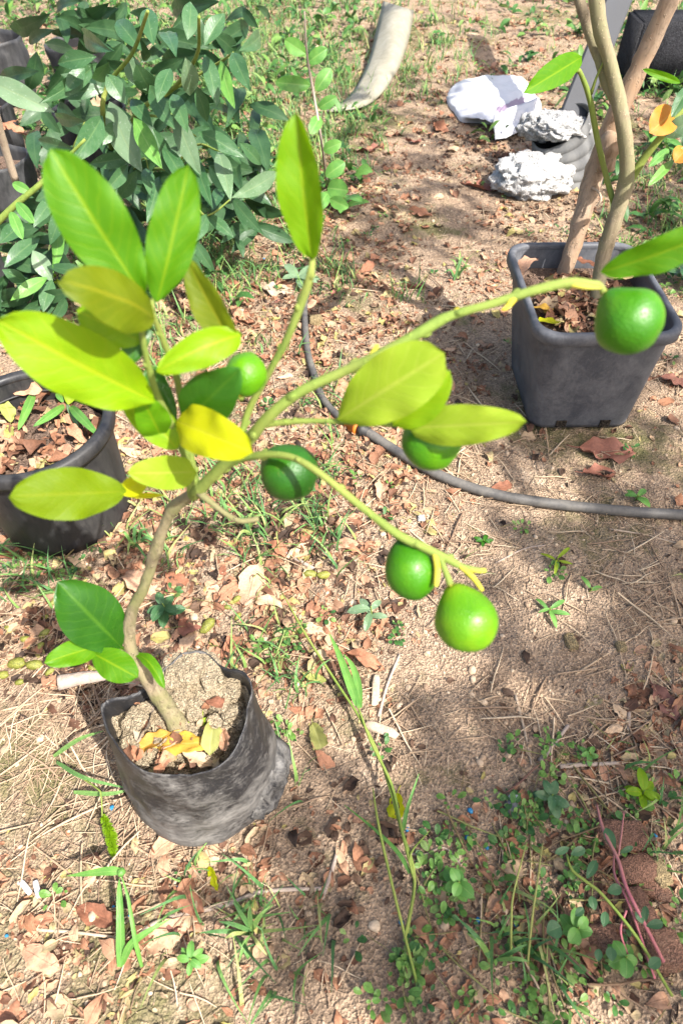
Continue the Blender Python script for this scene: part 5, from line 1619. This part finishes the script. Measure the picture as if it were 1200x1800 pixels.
for L in ([(100, 1340, .005), (150, 1368, .04), (235, 1388, .035)], [(130, 1393, .01), (190, 1396, .03), (238, 1386, .03)], [(95, 1330, .005), (140, 1300, .05), (182, 1285, .07)]):
    V, F, U = blade([G(*q) for q in L], .0035)
    mesh('blade', V, F, M['grass'], fx, U)
bl = empty('broad_blade_weed', GG(212, 1690), 'grass weed with broad dark green blades at the lower left', 'grass plant')
for L, w in (([(212, 1700, .01), (213, 1640, .04), (211, 1575, .06), (210, 1545, .075)], .006), ([(213, 1532, .08), (190, 1532, .08), (155, 1536, .07), (118, 1540, .06)], .006), ([(215, 1695, .01), (232, 1660, .04), (265, 1635, .05), (300, 1615, .045)], .005), ([(250, 1700, .01), (238, 1650, .05), (226, 1580, .07), (212, 1535, .08)], .003)):
    V, F, U = blade([G(*q) for q in L], w)
    mesh('blade', V, F, M['weed'], bl, U)
V, F = lump(G(213, 1533, .08), .006, .006, .006, .2, 3, 3); mesh('node', V, F, M['weed'], bl)
for gi, (cx_, cy_, L, lab) in enumerate([(440, 1640, [(410, 1585, .06), (385, 1620, .05), (395, 1650, .03), (480, 1590, .05), (350, 1640, .03), (420, 1690, .02), (470, 1680, .03), (440, 1590, .06)], 'sprawling green grass tuft below the fallen branch'), (865, 1690, [(800, 1610, .06), (820, 1640, .05), (925, 1660, .04), (930, 1690, .04)], 'grass tuft with one long dark blade at the bottom edge'), (240, 960, [(215, 935, .04), (262, 930, .05), (225, 975, .02), (260, 985, .03), (245, 920, .05), (275, 955, .03)], 'bright grass tuft right of the wide round pot'), (150, 640, [(165, 600, .05), (185, 610, .04), (130, 600, .06), (180, 635, .03), (145, 590, .06)], 'blue green grass tuft behind the wide round pot'), (440, 940, [(420, 910, .05), (465, 905, .05), (470, 950, .03), (415, 950, .03), (445, 900, .06)], 'green grass tuft below the dark fruit'), (800, 490, [(790, 455, .05), (815, 450, .06), (780, 480, .03), (830, 470, .05), (808, 440, .06)], 'small grass tuft by the left rim of the square pot')]):
    g = empty('grass_tuft', GG(cx_, cy_), lab, 'grass plant')
    for k, (x, y, z) in enumerate(L):
        b = GG(cx_ + random.uniform(-6, 6), cy_ + random.uniform(-4, 4))
        t = G(x, y, z)
        V, F, U = blade([b, b.lerp(t, .5) + Vector((0, 0, .02)), t], .0035)
        mesh('blade', V, F, M['grass'], g, U)

# small broad-leaved weeds: px, leaf length px, label, purple stems
def rosette(x, y, n, L, h, label, mat='weed', seed=0, w=.42, stem=None, name='weed'):
    rr0 = random.Random(seed)
    b = GG(x, y)
    o = empty(name, b, label, 'weed')
    d = b.y * CP + CAMZ * SP
    V, F, U = tube([b, b + Vector((.002, 0, h * .5)), b + Vector((0, 0, h))], [.0016, .0014, .001], 6)
    mesh('stem', V, F, M[stem or 'twiggreen'], o, U)
    for k in range(n):
        a = k * 2.4 + rr0.uniform(-.4, .4)
        l = L * d / FOC * rr0.uniform(.7, 1.1)
        s = b + Vector((0, 0, h * (.3 + .7 * k / n)))
        t = s + Vector((math.cos(a) * l, math.sin(a) * l, l * rr0.uniform(-.15, .35)))
        V, F, U = leaf(s, t, l * w, hint=(0, -.2, 1), fold=10, curl=.1, broad=.5, seed=k + seed, ns=8, nu=4)
        mesh('leaf', V, F, M[mat], o, U)
    return o


rosette(962, 1078, 5, 34, .02, 'small weed with narrow dark leaves on bare soil below the hose', seed=1, w=.25)
rosette(1035, 1040, 2, 26, .015, 'tiny dark two leaved weed right of the narrow leaved weed', seed=2, w=.3)
rosette(975, 990, 4, 32, .02, 'pale sprouting weed on bare soil under the hose', 'pale', 3, .2)
rosette(1115, 880, 5, 30, .02, 'small rosette weed touching the hose at the right', seed=4, w=.4)
rosette(848, 955, 6, 18, .012, 'little dark green weed on bare soil below the hose bend', 'deep', 5)
rosette(295, 1085, 8, 34, .05, 'dusty green weed standing behind the thin trunk', 'shrub', 6, .55)
rosette(650, 1090, 5, 40, .05, 'drooping grey green weed left of the lowest fruits', 'shrubpale', 7, .4)
rosette(1010, 310, 7, 26, .05, 'low green weed in front of the ridged mould', 'weed', 8, .6)
rosette(1160, 275, 8, 40, .08, 'dark green weed at the right edge behind the square pot', 'weed', 9, .5)
rosette(525, 500, 6, 44, .03, 'pale broad leaved weed in the sunlit litter near the upper hose end', 'shrubpale', 10, .4)
rosette(605, 375, 7, 46, .06, 'green weed at the left edge of the dirt path', 'weed', 11, .4)
rosette(430, 330, 9, 52, .08, 'dark weed under the right side of the shrub', 'shrub', 12, .4)
rosette(1120, 1400, 7, 36, .03, 'light green lobed weed at the right above the stones', 'lime', 13, .5)
rosette(960, 1410, 8, 36, .04, 'oval leaved dark weed at the top of the ground cover', 'shrub', 14, .55)
rosette(800, 1560, 8, 30, .04, 'clover like weed left of the ground cover', 'weed', 15, .75)
rosette(1030, 1330, 5, 22, .02, 'tiny weed at the end of the straight grey stick', 'weed', 16, .5)
rosette(1000, 1640, 9, 30, .05, 'bright green weed in the ground cover at the bottom', 'weed', 17, .75)
rosette(1080, 1690, 8, 30, .05, 'round leaved weed under the purple stems', 'weed', 18, .75)
rosette(340, 1690, 7, 30, .03, 'small weed at the bottom below the fallen branch', 'weed', 19, .5)
rosette(1185, 400, 8, 50, .09, 'tall bladed weed right of the square pot', 'weed', 20, .2)
rosette(1190, 500, 8, 40, .06, 'dark leafy weed at the right behind the square pot corner', 'shrub', 21, .6)
# seedling growing in the wide round pot, and sprout in the grow bag
rp = empty('seedling', G(115, 715, .195), 'pale seedling with long green leaves growing in the wide round pot', 'seedling')
for i, (bx, by, tx, ty, w, mt) in enumerate([(120, 712, 130, 662, 34, 'pale'), (115, 712, 62, 748, 15, 'weed'), (125, 715, 170, 762, 18, 'weed'), (60, 690, 34, 752, 17, 'weed'), (132, 690, 182, 682, 13, 'pale'), (118, 710, 140, 755, 10, 'shrubpale'), (112, 708, 100, 690, 12, 'weed')]):
    V, F, U = leaf(G(bx, by, .205), G(tx, ty, .215 + .02 * math.sin(i)), w * 1.2 / FOC, curl=.10, fold=14, seed=i + 200)
    mesh('leaf', V, F, M[mt], rp, U)
sp = empty('bag_sprout', G(345, 1275, .205), 'light green sprout beside the trunk foot in the grow bag', 'seedling')
for i, (tx, ty, z) in enumerate([(330, 1262, .215), (355, 1245, .225), (362, 1262, .22), (340, 1290, .21), (368, 1280, .21), (350, 1235, .225)]):
    V, F, U = leaf(G(347, 1278, .205), G(tx, ty, z), 12 * .92 / FOC, curl=.1, seed=i + 220, ns=8, nu=4)
    mesh('leaf', V, F, M['pale'], sp, U)
# purple stemmed creeping weed, lower right
pw = empty('purple_stemmed_weed', GG(1160, 1700), 'sprawling weed with purple stems and oval grey green leaves over the stones', 'weed')
for L, r, mt in (([(1165, 1690, .02), (1130, 1620, .05), (1100, 1560, .06), (1085, 1510, .06), (1060, 1460, .05), (1048, 1415, .04)], .0026, 'purple'), ([(1150, 1720, .02), (1105, 1590, .05), (1080, 1540, .05), (1078, 1500, .05)], .0018, 'purple'), ([(1086, 1505, .06), (1092, 1460, .06), (1096, 1425, .06)], .0013, 'purple'), ([(1180, 1750, .01), (1120, 1650, .05), (1060, 1575, .05), (1030, 1550, .05), (1005, 1530, .045), (995, 1505, .04)], .0022, 'twiggreen'), ([(1100, 1600, .05), (1090, 1640, .04), (1112, 1700, .02)], .0016, 'purple')):
    pts = [G(*q) for q in L]
    V, F, U = tube(pts, [r] * (len(pts) - 1) + [r * .6], 8)
    mesh('stem', V, F, M[mt], pw, U)
for i, (bx, by, tx, ty, w) in enumerate([(1002, 1502, 1028, 1492, 15), (1030, 1545, 1048, 1512, 15), (1066, 1568, 1092, 1560, 17), (1080, 1495, 1064, 1455, 18), (1088, 1500, 1112, 1488, 9), (1045, 1600, 1038, 1575, 14), (1060, 1630, 1064, 1602, 13), (1010, 1610, 1025, 1596, 12), (1130, 1625, 1118, 1600, 12), (1135, 1628, 1165, 1622, 14), (1132, 1622, 1134, 1592, 11), (1050, 1690, 1052, 1668, 12), (1075, 1690, 1072, 1664, 16), (960, 1640, 985, 1628, 26), (1000, 1490, 975, 1500, 12), (1160, 1685, 1140, 1700, 16)]):
    V, F, U = leaf(G(bx, by, .05), G(tx, ty, .055), w / FOC * 1.0, curl=.08, fold=8, broad=.58, seed=i + 240, ns=10, nu=4)
    mesh('leaf', V, F, M['shrub'], pw, U)
for i, (L, lab) in enumerate([([(925, 1710, .0), (935, 1610, .06), (945, 1540, .08), (953, 1482, .10)], 'thin upright straw coloured stem rising from the ground cover, right one'), ([(897, 1705, 0), (898, 1620, .05), (902, 1570, .07), (925, 1480, .08)], 'thin upright straw coloured stem rising from the ground cover, left one')]):
    pts = [G(*q) for q in L]
    V, F, U = tube(pts, [.0018, .0016, .0014, .0008], 6)
    single('dried_grass', (V, F, U), M['fadegreen'], pts[0], lab, 'grass stem')

# ------------------------------------------------------------------ shade tree out of the frame (behind, to the right): it throws the dappled shade
tx_, ty_ = 4.1, -.5
tree = empty('shade_tree', (tx_, ty_, 0), 'tall broad leaved tree standing outside the picture whose crown dapples the soil', 'tree')
V, F, U = tube([Vector((tx_, ty_, -.1)), Vector((tx_ + .05, ty_, 1.2)), Vector((tx_ - .1, ty_ + .1, 2.4)), Vector((tx_ - .2, ty_ + .1, 3.6)), Vector((tx_ - .1, ty_, 5.0))], [.16, .12, .10, .07, .03], 14)
mesh('trunk', V, F, M['bark'], tree, U)
SH = [(860, 640, 0.117), (830, 700, 0.09), (1010, 680, 0.063), (1120, 700, 0.108), (1170, 620, 0.126), (1060, 850, 0.065), (1150, 830, 0.065), (930, 800, 0.045), (700, 360, 0.054), (660, 240, 0.072), (740, 290, 0.063), (760, 160, 0.126), (1100, 200, 0.18), (1180, 300, 0.18), (620, 180, 0.072), (60, 130, 0.18), (20, 250, 0.108), (130, 130, 0.108), (1000, 0, 0.27), (800, 40, 0.18), (640, 60, 0.09), (60, 20, 0.27), (1041, 1308, 0.045), (617, 1457, 0.062), (1158, 1123, 0.035), (1175, 1307, 0.065), (604, 1443, 0.063), (1201, 996, 0.063), (1229, 1053, 0.065), (1005, 1452, 0.035), (1092, 1229, 0.042), (611, 1616, 0.073), (1097, 1373, 0.044), (1049, 1311, 0.065), (1220, 1466, 0.033), (1207, 1251, 0.061), (924, 1542, 0.055), (1026, 1600, 0.079), (1147, 1370, 0.033), (797, 1697, 0.075), (1043, 1481, 0.032), (1214, 1788, 0.036), (1092, 999, 0.065), (1175, 1772, 0.047), (1175, 986, 0.039), (934, 958, 0.031), (1061, 1182, 0.055), (582, 1637, 0.055), (1205, 1022, 0.065), (1184, 1409, 0.084), (1129, 1444, 0.076), (820, 1613, 0.083), (795, 1493, 0.08), (1190, 1000, 0.058), (1124, 1259, 0.065), (1106, 1528, 0.044), (652, 404, 0.051), (772, 334, 0.044), (665, 433, 0.054), (741, 283, 0.045), (670, 191, 0.03), (759, 409, 0.032), (813, 308, 0.058), (787, 211, 0.043), (799, 398, 0.048), (618, 358, 0.046), (787, 249, 0.049), (704, 201, 0.035), (819, 235, 0.034), (615, 422, 0.035), (796, 365, 0.042), (648, 285, 0.05), (730, 310, 0.032), (660, 296, 0.05), (815, 226, 0.034), (731, 388, 0.036), (647, 464, 0.042), (703, 421, 0.045), (691, 438, 0.042), (616, 237, 0.035), (322, 145, 0.055), (171, 305, 0.056), (302, 330, 0.037), (363, 317, 0.043), (381, 330, 0.049), (174, 96, 0.042), (188, 325, 0.05), (56, 278, 0.063), (173, 223, 0.052), (378, 185, 0.035), (58, 223, 0.069), (175, 169, 0.07), (63, 247, 0.035), (194, 184, 0.051), (193, 63, 0.044), (367, 215, 0.052), (1059, 969, 0.042), (1146, 906, 0.027), (907, 902, 0.045), (1038, 987, 0.047), (1194, 1177, 0.036), (864, 1272, 0.034), (984, 795, 0.048), (1184, 1234, 0.043), (1173, 167, 0.085), (1122, 386, 0.064), (1179, 358, 0.063), (1173, 348, 0.051), (1151, 312, 0.09), (1133, 235, 0.055), (1097, 313, 0.081), (1123, 469, 0.059), (1140, 369, 0.072), (1135, 480, 0.093), (979, 1143, 0.05), (1143, 1021, 0.028), (927, 1159, 0.052), (945, 998, 0.026), (1054, 1204, 0.044), (1151, 1297, 0.05), (892, 1079, 0.05), (858, 1324, 0.048), (1140, 1171, 0.031), (1123, 1141, 0.035), (1051, 960, 0.031), (1088, 1363, 0.04), (810, 1408, 0.045), (895, 1428, 0.029), (806, 1454, 0.048), (679, 1636, 0.049), (612, 1621, 0.044), (1125, 832, 0.041)]
mb = MB()
brs = MB()
fork = Vector((tx_ - .15, ty_ + .1, 3.2))
SH = [(x, y, r, 0.0) for x, y, r in SH] + [(x, y, r, z) for x, y, r, z in ((960, 660, .035, .2), (1010, 640, .03, .22), (1060, 690, .04, .13), (1110, 650, .05, .2), (1090, 620, .03, .24), (980, 710, .035, .1), (1140, 620, .04, .25), (1020, 705, .03, .1))]
for i, (x, y, r, z0) in enumerate(SH):
    g = G(x, y, z0)
    h = 3.7 + .9 * noise.noise(Vector((i * 1.9, 2, 3)))
    c = g + SUN * ((h - z0) / SUN.z)
    n = int(4 + r * 80) * (3 if z0 else 1)
    for k in range(n):
        dv = Vector((rng.normal(), rng.normal(), rng.normal() * .8)) * r * .72
        b = c + dv
        a = rng.uniform(0, 6.28)
        l = rng.uniform(.07, .14)
        t = b + Vector((math.cos(a) * l, math.sin(a) * l, rng.normal() * .03))
        V, F, U = leaf(b, t, l * .45, hint=(rng.normal() * .4, rng.normal() * .4, 1), ns=4, nu=2, seed=i + k, curl=.08)
        mb.add(V, F, U, rng.random())
    if i % 6 == 0 and (c - fork).length < 4:
        V, F, U = tube([fork, fork.lerp(c, .5) + Vector((0, 0, .15)), c], [.03, .012, .004], 5, 6)
        brs.add(V, F, U)
mb.build('crown', M['weed'], tree)
brs.build('limbs', M['bark'], tree)
